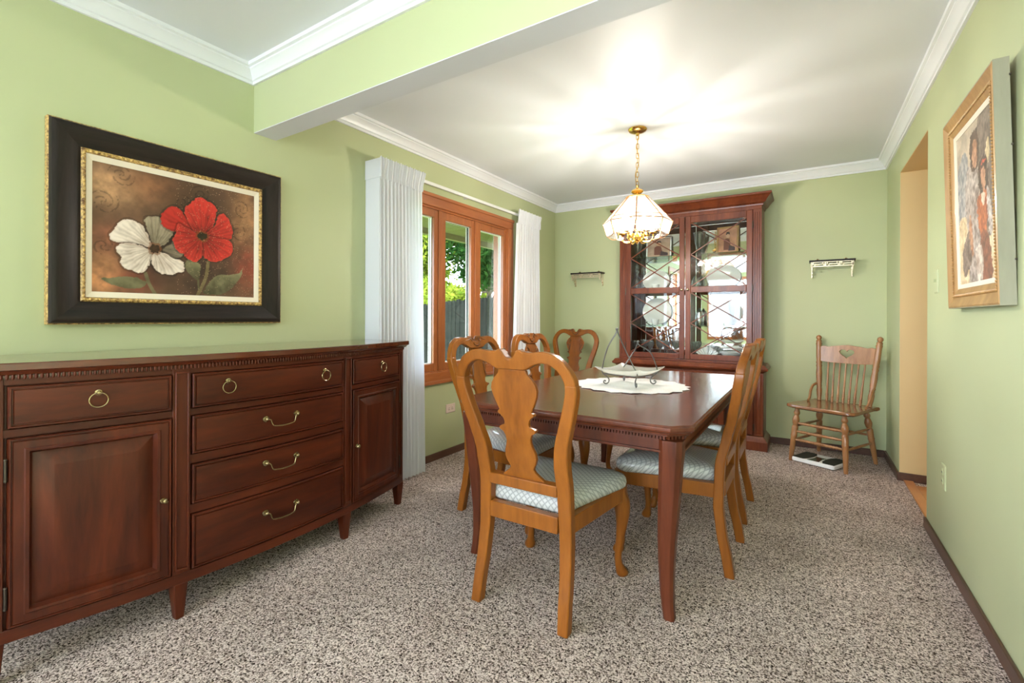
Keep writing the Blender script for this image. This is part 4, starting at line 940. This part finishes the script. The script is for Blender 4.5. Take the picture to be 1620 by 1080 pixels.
lathe_thing('silver_jar', 'tall silver jar on the lower middle shelf by the right door edge', 'jar', M['silver'], [(.03, 0), (.035, .01), (.036, .09), (.03, .12), (.032, .13), (.015, .15), (.006, .165), (.001, .17)], .10, 1.062, -.13)
def photo_frame(label, x, z, w_, h_, col, img, tilt, rz, y):
    t = thing('photo_frame', label, 'photo frame', (CX + x, CY + y, z)); t.rotation_euler = (-tilt, 0, rz)
    for side, (x0, x1, z0, z1) in enumerate(((-w_, w_, 0, .018), (-w_, w_, h_ - .018, h_), (-w_, -w_ + .018, .018, h_ - .018), (w_ - .018, w_, .018, h_ - .018))):
        MB().box(x0, x1, -.012, 0, z0, z1).build('frame_bar', col, t, bevel=.003)
    paint_mesh('photo', img, lambda s_, q: (-w_ + .016 + (2 * w_ - .032) * s_, -.005, .016 + (h_ - .032) * q), M['oil'], t)
    MB().box(-w_ + .01, w_ - .01, -.004, -.001, .01, h_ - .01).build('backing', M['dark'], t, smooth=0); return t
def portrait(seed, tone):
    w, h = 40, 50; X, Y = np.meshgrid(np.linspace(0, 1, w), np.linspace(0, 1, h)); n = fbm(w, h, 8, seed)
    img = np.array(tone)[None, None] * (.6 + .7 * n[..., None])
    for poly, col in (([(.3, .1), (.3, .5), (.45, .6), (.6, .55), (.7, .1)], (120, 70, 60)), ([(.42, .58), (.40, .74), (.5, .82), (.6, .74), (.58, .58)], (215, 170, 140)), ([(.39, .70), (.42, .84), (.58, .84), (.62, .70), (.5, .78)], (60, 40, 30)), ([(.55, .05), (.6, .3), (.9, .2), (.9, .05)], (70, 50, 60))):
        k = inpoly(X, Y, poly); img[k] = srgb(*col)
    return np.clip(img, 0, 1)
photo_frame('gold-framed photo leaning on the top shelf behind the right glass door', .335, 1.737, .098, .262, M['goldframe'], portrait(4, srgb(205, 150, 120)), .12, -.12, -.075)
photo_frame('ornate silver-framed photo on the top shelf behind the left glass door', -.30, 1.737, .125, .225, M['silver'], portrait(8, srgb(190, 160, 140)), .12, .1, -.075)

# ------------------------------------------------------------------ chandelier
lp = thing('chandelier', 'lit brass chandelier with a clear glass shade over the far end of the table', 'chandelier', (-.990, 3.166, 0))
MB().lathe([(.004, 2.440), (.062, 2.440), (.064, 2.434), (.058, 2.424), (.036, 2.414), (.014, 2.408), (.010, 2.398), (.003, 2.392)], (0, 0, 0), 24).build('canopy', M['brass'], lp)
lk = None; zl = 2.385; i = 0
while zl > 2.045:
    if lk is None:
        pts = [(.0085 * math.cos(a) , 0, .0085 * math.sin(a) + (.011 if math.sin(a) >= 0 else -.011)) for a in [2 * PI * k / 16 for k in range(16)]]
        lk = MB().tube(pts, .0024, 6, closed=True).build('chain_link', M['brass'], lp, smooth=60); o = lk
    else: o = lk.copy(); C.objects.link(o)
    o.location = (0, 0, zl); o.rotation_euler = (0, 0, (i % 2) * PI / 2 + .3); zl -= .0325; i += 1
MB().tube(catmull([(.006, .004, 2.40), (-.006, .008, 2.30), (.010, .002, 2.22), (-.012, -.004, 2.13), (-.006, 0, 2.05), (0, 0, 2.03)], 6), .0026, 6).build('cord', M['brass'], lp)
MB().lathe([(.003, 2.052), (.010, 2.046), (.008, 2.034), (.020, 2.026), (.040, 2.014), (.043, 2.006), (.034, 1.996), (.016, 1.990), (.013, 1.978), (.024, 1.972), (.080, 1.968), (.082, 1.962), (.012, 1.958), (.009, 1.72), (.020, 1.705), (.032, 1.690), (.026, 1.672), (.010, 1.664), (.012, 1.655), (.003, 1.644)], (0, 0, 0), 20).build('stem', M['brass'], lp)
NP = 8; lev = [(.078, 1.963), (.178, 1.853), (.206, 1.820), (.234, 1.790), (.206, 1.705)]
def lp_pt(k, r, z): a = 2 * PI * (k + .35) / NP; return Vector((r * math.cos(a), r * math.sin(a), z))
for k in range(NP):
    for a, b in zip(lev, lev[1:]):
        q = [lp_pt(k, *a), lp_pt(k + 1, *a), lp_pt(k + 1, *b), lp_pt(k, *b)]; c_ = sum(q, Vector()) / 4; nrm = (q[1] - q[0]).cross(q[2] - q[0]).normalized()
        if nrm.dot(c_ - Vector((0, 0, c_.z - .08))) < 0: nrm = -nrm
        last = a == lev[3]
        if last: q[2] = q[2] + (q[3] - q[2]) * .10; q[3] = q[3] + (q[2] - q[3]) * .10
        o1 = [c_ + (p_ - c_) * .985 - nrm * .0015 for p_ in q]; o2 = [c_ + (p_ - c_) * .985 + nrm * .0005 for p_ in q]; o3 = [c_ + (p_ - c_) * .80 + nrm * .0030 for p_ in q]
        gp = MB().rings([o1, o2, o3]).build('glass_panel', M['lampglass'], lp, smooth=0); gp.data.materials.append(M['lampbevel'])
        for q_ in range(4, 8): gp.data.polygons[q_].material_index = 1
    rb = MB(); rb.tube([tuple(lp_pt(k, r, z)) for r, z in lev], .0036, 6)
    for r, z in lev[:4]: rb.tube([tuple(lp_pt(k, r, z)), tuple(lp_pt(k + 1, r, z))], .0026, 6)
    p0, p1 = lp_pt(k, *lev[4]), lp_pt(k + 1, *lev[4]); mid = (p0 + p1) / 2 + Vector((0, 0, -.012))
    rb.tube(catmull([tuple(p0), tuple(mid), tuple(p1)], 5), .0022, 6)
    rb.build('rib', M['copper'], lp, smooth=60)
for k in range(6):
    a = 2 * PI * (k + .2) / 6; u = Vector((math.cos(a), math.sin(a), 0))
    pth = [tuple(u * r + Vector((0, 0, z))) for r, z in ((.012, 1.690), (.030, 1.668), (.060, 1.655), (.090, 1.663), (.105, 1.690), (.105, 1.712))]
    ar = MB().tube(catmull(pth, 4), .0045, 8); 
    pth2 = [tuple(u * r + Vector((0, 0, z))) for r, z in ((.02, 1.70), (.045, 1.712), (.065, 1.700), (.060, 1.684), (.047, 1.686))]
    ar.tube(catmull(pth2, 4), .0032, 6); ao = ar.build('arm', M['brass'], lp)
    c_ = u * .105
    MB().lathe([(.004, 1.706), (.024, 1.712), (.027, 1.719), (.011, 1.720), (.011, 1.760), (.003, 1.761)], (c_.x, c_.y, 0), 12).build('candle_cup', M['brass'], ao)
    MB().lathe([(.002, 1.760), (.012, 1.764), (.0165, 1.778), (.0150, 1.793), (.009, 1.810), (.004, 1.822), (.0008, 1.828)], (c_.x, c_.y, 0), 10).build('bulb', M['bulb'], lp)

# ------------------------------------------------------------------ little wall shelves
def wall_shelf(label, x0, x1):
    w_ = (x1 - x0) / 2; t = thing('wall_shelf', label, 'shelf', ((x0 + x1) / 2, YB - .001, 1.615), 0, 'small fretwork shelves on the back wall')
    MB().box(-w_, w_, -.112, 0, .002, .018).build('shelf_board', M['darkwood'], t, bevel=.003)
    f = MB(); L0, L1, z0, z1 = -w_ + .012, w_ - .012, -.040, .004; y0, y1 = -.108, -.100
    f.box(L0, L1, y0, y1, z1 - .007, z1); f.box(L0, L1, y0, y1, z0, z0 + .007)
    n = 3; wd = (L1 - L0) / n
    for k in range(n):
        a = L0 + k * wd; zc = (z0 + z1) / 2
        f.box(a, a + .008, y0, y1, z0 + .007, z1 - .007); f.box(a + wd * .25, a + wd * .85, y0, y1, zc - .0035, zc + .0035)
        f.box(a + wd * .13, a + wd * .13 + .007, y0, y1, zc - .004, z1 - .007); f.box(a + wd * .90, a + wd * .90 + .007, y0, y1, z0 + .007, zc + .004)
        f.box(a + wd * .25, a + wd * .25 + .006, y0, y1, z0 + .007, zc); f.box(a + wd * .82, a + wd * .82 + .006, y0, y1, zc, z1 - .007)
    f.box(L1 - .008, L1, y0, y1, z0 + .007, z1 - .007)
    f.build('fretwork', M['gilt'], t, smooth=0)
    for s_ in (-1, 1):
        x = s_ * (w_ - .020); b = MB()
        for k in range(5):
            y = -.100 + k * .018; zz = .004 - (k + 1) * .026; b.box(x - .004, x + .004, y - .006, y + .020, zz, zz + .009); b.box(x - .004, x + .004, y + .008, y + .017, zz, zz + .034)
        b.box(x - .004, x + .004, -.010, -.001, -.128, .004); b.box(x - .004, x + .004, -.108, -.100, -.128 + .06, .004)
        b.build('bracket', M['gilt'], t, smooth=0)
        k = MB(); k.tube([(s_ * w_ * .62 + .016 * math.cos(a), -.006, .020 + .014 * math.sin(a)) for a in [PI * q / 10 for q in range(11)]], .003, 6); k.sphere((s_ * w_ * .62, -.006, .034), .006, 8, 6)
        k.build('hanging_ring', M['antbrass'], t)
M['gilt'] = plain('pale_gilt_metal', (0.78, 0.66, 0.46), 0.35, 0.7)
wall_shelf('small fretwork shelf on the back wall left of the china cabinet', -2.232, -1.868)
wall_shelf('small fretwork shelf on the back wall above the spindle chair', .020, .342)

# ------------------------------------------------------------------ pressed back spindle chair
pc = thing('spindle_chair', 'oak spindle-back chair with a heart cut-out near the doorway', 'chair', (.176, 4.455, 0), math.radians(154))
sp = [(-.225, -.19), (-.20, -.215), (.20, -.215), (.225, -.19), (.235, .0), (.245, .18), (.225, .225), (.17, .245), (0, .250), (-.17, .245), (-.225, .225), (-.245, .18), (-.235, 0)]
sp = catmull(sp, 3, True); rs = []
for sc, z in ((.94, .418), (1, .428), (1, .443), (.985, .449), (.9, .446), (.6, .441), (.1, .441)): rs.append([(x * sc, .01 + (y - .01) * sc, z) for x, y in sp])
MB().rings(rs).build('seat', M['oakseat'], pc, smooth=45)
def turned(a, b, prof, n=12):
    a, b = Vector(a), Vector(b); ax = b - a; Lq = ax.length; q = ax.to_track_quat('Z', 'Y').to_matrix()
    return MB().lathe([(r, t * Lq) for t, r in prof], tuple(a), n, q)
LEGP = [(0, .013), (.02, .015), (.25, .0185), (.45, .021), (.47, .024), (.49, .021), (.60, .0225), (.64, .022), (.66, .016), (.70, .022), (.76, .026), (.82, .020), (.85, .014), (.87, .020), (.90, .023), (.93, .018), (.96, .015), (1.0, .014)]
lb = {}
for k, (bx_, by_, tx, ty) in dict(fl=(-.195, .235, -.165, .19), fr=(.195, .235, .165, .19), bl=(-.205, -.235, -.165, -.16), br=(.205, -.235, .165, -.16)).items():
    turned((bx_, by_, 0), (tx, ty, .425), LEGP, 14).build('leg', M['oak'], pc, smooth=50); lb[k] = lambda z, q=(bx_, by_, tx, ty): (q[0] + (q[2] - q[0]) * z / .425, q[1] + (q[3] - q[1]) * z / .425, z)
RP = [(0, .008), (.12, .0095), (.16, .013), (.19, .009), (.21, .013), (.24, .009), (.26, .012), (.30, .010), (.5, .0135), (.70, .010), (.74, .012), (.76, .009), (.79, .013), (.81, .009), (.84, .013), (.88, .0095), (1, .008)]
for z in (.300, .235, .170): turned(lb['fl'](z), lb['fr'](z), RP, 10).build('stretcher', M['oak'], pc, smooth=50)
RS = [(0, .008), (.5, .011), (1, .008)]
for z in (.275, .165):
    turned(lb['fl'](z), lb['bl'](z), RS, 10).build('stretcher', M['oak'], pc, smooth=50); turned(lb['fr'](z), lb['br'](z), RS, 10).build('stretcher', M['oak'], pc, smooth=50)
turned(lb['bl'](.225), lb['br'](.225), RS, 10).build('stretcher', M['oak'], pc, smooth=50)
PP = [(0, .015), (.05, .016), (.09, .019), (.16, .021), (.20, .017), (.22, .020), (.24, .017), (.30, .021), (.42, .023), (.50, .019), (.53, .023), (.55, .018), (.58, .023), (.60, .019), (.66, .021), (.84, .020), (.87, .023), (.89, .018), (.91, .022), (.93, .014), (.955, .021), (.985, .018), (1, .006)]
for s_ in (-1, 1): turned((s_ * .180, -.185, .445), (s_ * .222, -.265, .992), PP, 14).build('back_post', M['oak'], pc, smooth=50)
yb_ = lambda z: -.185 - .080 * (z - .445) / .547
hp = []
for i in range(28):
    a = 2 * PI * i / 28; hp.append((.0034 * 16 * math.sin(a) ** 3, 0.850 + .0026 * (13 * math.cos(a) - 5 * math.cos(2*a) - 2 * math.cos(3*a) - math.cos(4*a))))
outl = [(-.198, .775)] + [(x, .768) for x in (-.1, 0, .1)] + [(.198, .775), (.206, .895), (.17, .905), (.14, .898), (.10, .906), (.05, .912), (0, .918), (-.05, .912), (-.10, .906), (-.14, .898), (-.17, .905), (-.206, .895)]
MB().prism(outl, lambda a, b, d_: (a, yb_(b) + d_, b), -.009, .009, [hp]).build('crest_board', M['oak'], pc, smooth=30, bevel=.0015)
SPP = [(0, .008), (.06, .009), (.09, .0115), (.11, .008), (.13, .0115), (.15, .008), (.17, .011), (.20, .009), (.55, .0072), (1, .006)]
for k in range(7):
    x = -.126 + .042 * k; turned((x * .95, -.175, .445), (x * 1.05, yb_(.77), .772), SPP, 10).build('spindle', M['oak'], pc, smooth=50)
for s_ in (-1, 1):
    MB().tube(catmull([(s_ * .205, yb_(.58), .585), (s_ * .212, -.150, .57), (s_ * .214, -.115, .53), (s_ * .208, -.085, .475), (s_ * .205, -.055, .452)], 5), .0115, 8, flat=.8).build('hip_brace', M['oak'], pc, smooth=60)

# ------------------------------------------------------------------ bathroom scale
sc_ = thing('bathroom_scale', 'flat bathroom scale with black foot pads on the carpet under the chair', 'scale', (.092, 4.355, 0), math.radians(-26))
rr = lambda hx, hy, r, n=5: [(sx * (hx - r) + r * math.cos(a0 + PI / 2 * k / n), sy * (hy - r) + r * math.sin(a0 + PI / 2 * k / n)) for sx, sy, a0 in ((1, 1, 0), (-1, 1, PI / 2), (-1, -1, PI), (1, -1, 1.5 * PI)) for k in range(n + 1)]
MB().rings([[(x, y, z) for x, y in rr(.155 - e, .120 - e, .02)] for e, z in ((.006, .006), (0, .010), (0, .032), (.004, .037))]).build('body', M['white'], sc_, smooth=40)
for s_ in (-1, 1):
    pts = [(s_ * .160, -.112), (s_ * .050, -.112)] + [(s_ * (.050 - .018 * math.sin(PI * k / 8)) + s_ * .0, -.112 + .224 * k / 8) for k in range(1, 8)] + [(s_ * .050, .112), (s_ * .160, .112)]
    pts = [(s_ * .148, -.110), (s_ * .070, -.110), (s_ * .050, -.07), (s_ * .042, -.0), (s_ * .050, .07), (s_ * .070, .110), (s_ * .148, .110)]
    MB().prism(pts, lambda a, b, d_: (a, b, d_), .036, .040).build('foot_pad', M['black'], sc_, smooth=30)
MB().prism([(-.042, -.105), (.042, -.105), (.030, -.02), (.034, .03), (-.034, .03), (-.030, -.02)], lambda a, b, d_: (a, b, d_), .036, .0385).build('display', M['scaleglass'], sc_, smooth=0)
for x in (-.13, .13):
    for y in (-.09, .09): MB().lathe([(.012, 0), (.012, .008)], (x, y, 0), 10).build('foot', M['black'], sc_)

# ------------------------------------------------------------------ outlets and switch
def outlet(label, loc, rz, horiz, mat):
    t = thing('wall_outlet', label, 'outlet', loc, rz)       # local x points into the room
    hw_, hh = (.058, .036) if horiz else (.036, .058)
    MB().rings([[(x, y, z) for y, z in ((-hw_ + e, -hh + e), (hw_ - e, -hh + e), (hw_ - e, hh - e), (-hw_ + e, hh - e))] for e, x in ((0, 0), (0, .003), (.004, .006))]).build('plate', mat, t, smooth=30)
    for s_ in (-1, 1):
        cy, cz = (s_ * .021, 0) if horiz else (0, s_ * .021)
        so = MB().lathe([(.0165, .004), (.0165, .0075), (.015, .0085)], (0, cy, cz), 16, Matrix.Rotation(PI / 2, 3, 'Y')).build('socket', mat, t)
        for q in (-1, 1):
            if horiz: MB().box(.0078, .0092, cy - .005, cy + .004, q * .006 - .0015, q * .006 + .0015).build('slot', M['dark'], so, smooth=0)
            else: MB().box(.0078, .0092, cy + q * .006 - .0015, cy + q * .006 + .0015, cz - .004, cz + .005).build('slot', M['dark'], so, smooth=0)
    return t
outlet('pale pink wall outlet below the window, left of the table', (XL, 2.957, .382), 0, True, M['rose'])
outlet('green-painted wall outlet low on the right wall by the doorway', (XR, 2.955, .385), PI, False, M['greenplate'])
sw = thing('light_switch', 'green-painted light switch on the right wall beside the doorway', 'switch', (XR, 3.108, 1.322), PI)
MB().rings([[(x, y, z) for y, z in ((-.036 + e, -.058 + e), (.036 - e, -.058 + e), (.036 - e, .058 - e), (-.036 + e, .058 - e))] for e, x in ((0, 0), (0, .003), (.004, .006))]).build('plate', M['greenplate'], sw, smooth=30)
MB().box(.005, .016, -.005, .005, -.004, .012).build('toggle', M['greenplate'], sw, bevel=.002)

# ------------------------------------------------------------------ outdoors
structure(MB().box(-40, XL - .15, -20, 40, -.45, -.35).build('ground_lawn', M['grass'], smooth=0))
ev = structure(empty('roof_eave', (XL - .15, 3.0, 2.085)))
sbd = None
for k in range(8):
    if sbd is None: sbd = MB().box(-.097, 0, -4.5, 2.6, 0, .02).build('soffit_board', M['soffit'], ev, bevel=.004); o = sbd
    else: o = sbd.copy(); C.objects.link(o)
    o.location = (-.1 * k, 0, 0)
MB().box(-.86, -.80, -4.5, 2.6, -.06, .16).build('fascia', M['soffit'], ev)
MB().box(-.86, .0, -4.5, 2.6, .03, .16).build('roof_deck', M['soffit'], ev)
bw = structure(MB().box(-3.24, XL - .15, 4.74, 4.98, -.35, 2.083).build('wall_brick', M['mortar'], smooth=0))
bb = None; zz = -.33; row = 0
while zz < 2.02:
    for k in range(3):
        x = -3.145 + k * .205 + (row % 2) * .10
        if x + .1 > XL - .15: continue
        if bb is None: bb = MB().box(-.097, .097, -.010, .05, 0, .058).build('brick', M['brick'], bw, bevel=.004); o = bb
        else: o = bb.copy(); C.objects.link(o)
        o.location = (x, 4.74, zz)
    if row % 2:
        o = bb.copy(); C.objects.link(o); o.scale = (.5, 1, 1); o.location = (-3.195, 4.74, zz)
    zz += .068; row += 1
fA, fB = Vector((-12.0, 8.95, 0)), Vector((-3.3, 6.0, 0)); fd = (fB - fA); fl_ = fd.length; fd.normalize()
fe = thing('wooden_fence', 'dark grey board fence outside the window', 'fence', tuple(fA), math.atan2(fd.y, fd.x))
variants = []
for q in range(4):
    hgt = 1.0; b = MB().rings([[(-.068, -.01, 0), (.068, -.01, 0), (.068, .01, 0), (-.068, .01, 0)], [(-.068, -.01, .96), (.068, -.01, .96), (.068, .01, .96), (-.068, .01, .96)], [(-.035 - .01 * q, -.01, 1), (.030 + .01 * q, -.01, 1), (.030 + .01 * q, .01, 1), (-.035 - .01 * q, .01, 1)]])
    variants.append(b)
nb = int(fl_ / .142); fb = []
for k in range(nb):
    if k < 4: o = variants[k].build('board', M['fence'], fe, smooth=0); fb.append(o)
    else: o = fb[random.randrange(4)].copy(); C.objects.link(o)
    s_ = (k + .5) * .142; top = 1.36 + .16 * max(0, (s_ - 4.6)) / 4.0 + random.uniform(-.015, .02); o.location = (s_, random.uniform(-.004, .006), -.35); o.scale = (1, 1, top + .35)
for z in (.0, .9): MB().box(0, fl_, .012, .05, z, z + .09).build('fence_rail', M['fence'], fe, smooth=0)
def tree(label, x, y, trunk_h, tr_r, crowns, nleaf, leaf, mat, seed, group='trees beyond the fence'):
    r = np.random.RandomState(seed); t = thing('leafy_tree', label, 'tree', (x, y, -.35), 0, group)
    b = MB(); b.tube([(0, 0, 0), (.05, 0, trunk_h * .4), (-.04, .05, trunk_h * .75), (0, 0, trunk_h)], [tr_r * 1.2, tr_r, tr_r * .85, tr_r * .5], 10)
    for cx, cy, cz, rx, rz_ in crowns: b.tube([(0, 0, trunk_h * .6), (cx * .5, cy * .5, (trunk_h * .6 + cz) / 2 + .1), (cx, cy, cz)], [tr_r * .5, tr_r * .3, tr_r * .1], 6)
    b.build('trunk', M['bark'], t, smooth=60)
    V = []; F = []
    for cx, cy, cz, rx, rz_ in crowns:
        k = int(nleaf / len(crowns)); d_ = r.normal(size=(k, 3)); d_ /= np.linalg.norm(d_, axis=1)[:, None]; rad = r.rand(k) ** .55
        P_ = d_ * rad[:, None] * np.array([rx, rx, rz_]) + np.array([cx, cy, cz])
        for p_ in P_:
            a = r.normal(size=3); a /= np.linalg.norm(a); c_ = np.cross(a, r.normal(size=3)); c_ /= np.linalg.norm(c_); s_ = leaf * r.uniform(.6, 1.3); o_ = len(V)
            V += [tuple(p_ - a * s_), tuple(p_ + c_ * s_ * .5), tuple(p_ + a * s_), tuple(p_ - c_ * s_ * .5)]; F.append((o_, o_ + 1, o_ + 2, o_ + 3))
    me = bpy.data.meshes.new('foliage'); me.from_pydata(V, [], F); me.materials.append(mat); o = bpy.data.objects.new('foliage', me); C.objects.link(o); o.parent = t; o['kind'] = 'stuff'
tree('bright yellow-green tree seen through the left window pane', -10.3, 10.4, 2.6, .14, [(0, 0, 2.6, 1.5, 1.3), (.7, -.3, 3.6, 1.3, 1.2), (-.8, .3, 3.8, 1.4, 1.2), (.9, -.2, 1.9, 1.2, .7), (-1.2, .4, 2.0, 1.2, .8)], 16000, .08, M['leaf_y'], 1)
tree('dark green tree with sky showing through, seen in the middle window pane', -7.6, 10.6, 3.4, .16, [(.2, 0, 3.5, 1.3, .8), (-.8, 0, 3.6, 1.2, .9), (.9, .1, 4.2, 1.3, .9), (0, .2, 2.8, 1.0, .5), (1.0, 0, 2.9, .9, .6)], 8500, .085, M['leaf_g'], 2)
tree('dark green tree with a thick trunk, seen in the right window pane', -5.75, 8.9, 3.6, .13, [(0, 0, 3.3, .9, .8), (.5, 0, 3.9, .9, .7), (-.5, .2, 4.0, .9, .7), (.1, .1, 2.5, .7, .5), (-.5, .1, 2.7, .7, .6), (.6, 0, 2.9, .7, .6)], 7500, .075, M['leaf_g'], 3)
tree('low yellow-green bush just behind the fence in the middle pane', -7.6, 8.75, 1.4, .08, [(0, 0, 1.8, .75, .5), (.6, .1, 1.9, .6, .4), (-.8, 0, 2.0, .8, .55)], 4200, .07, M['leaf_y'], 4)
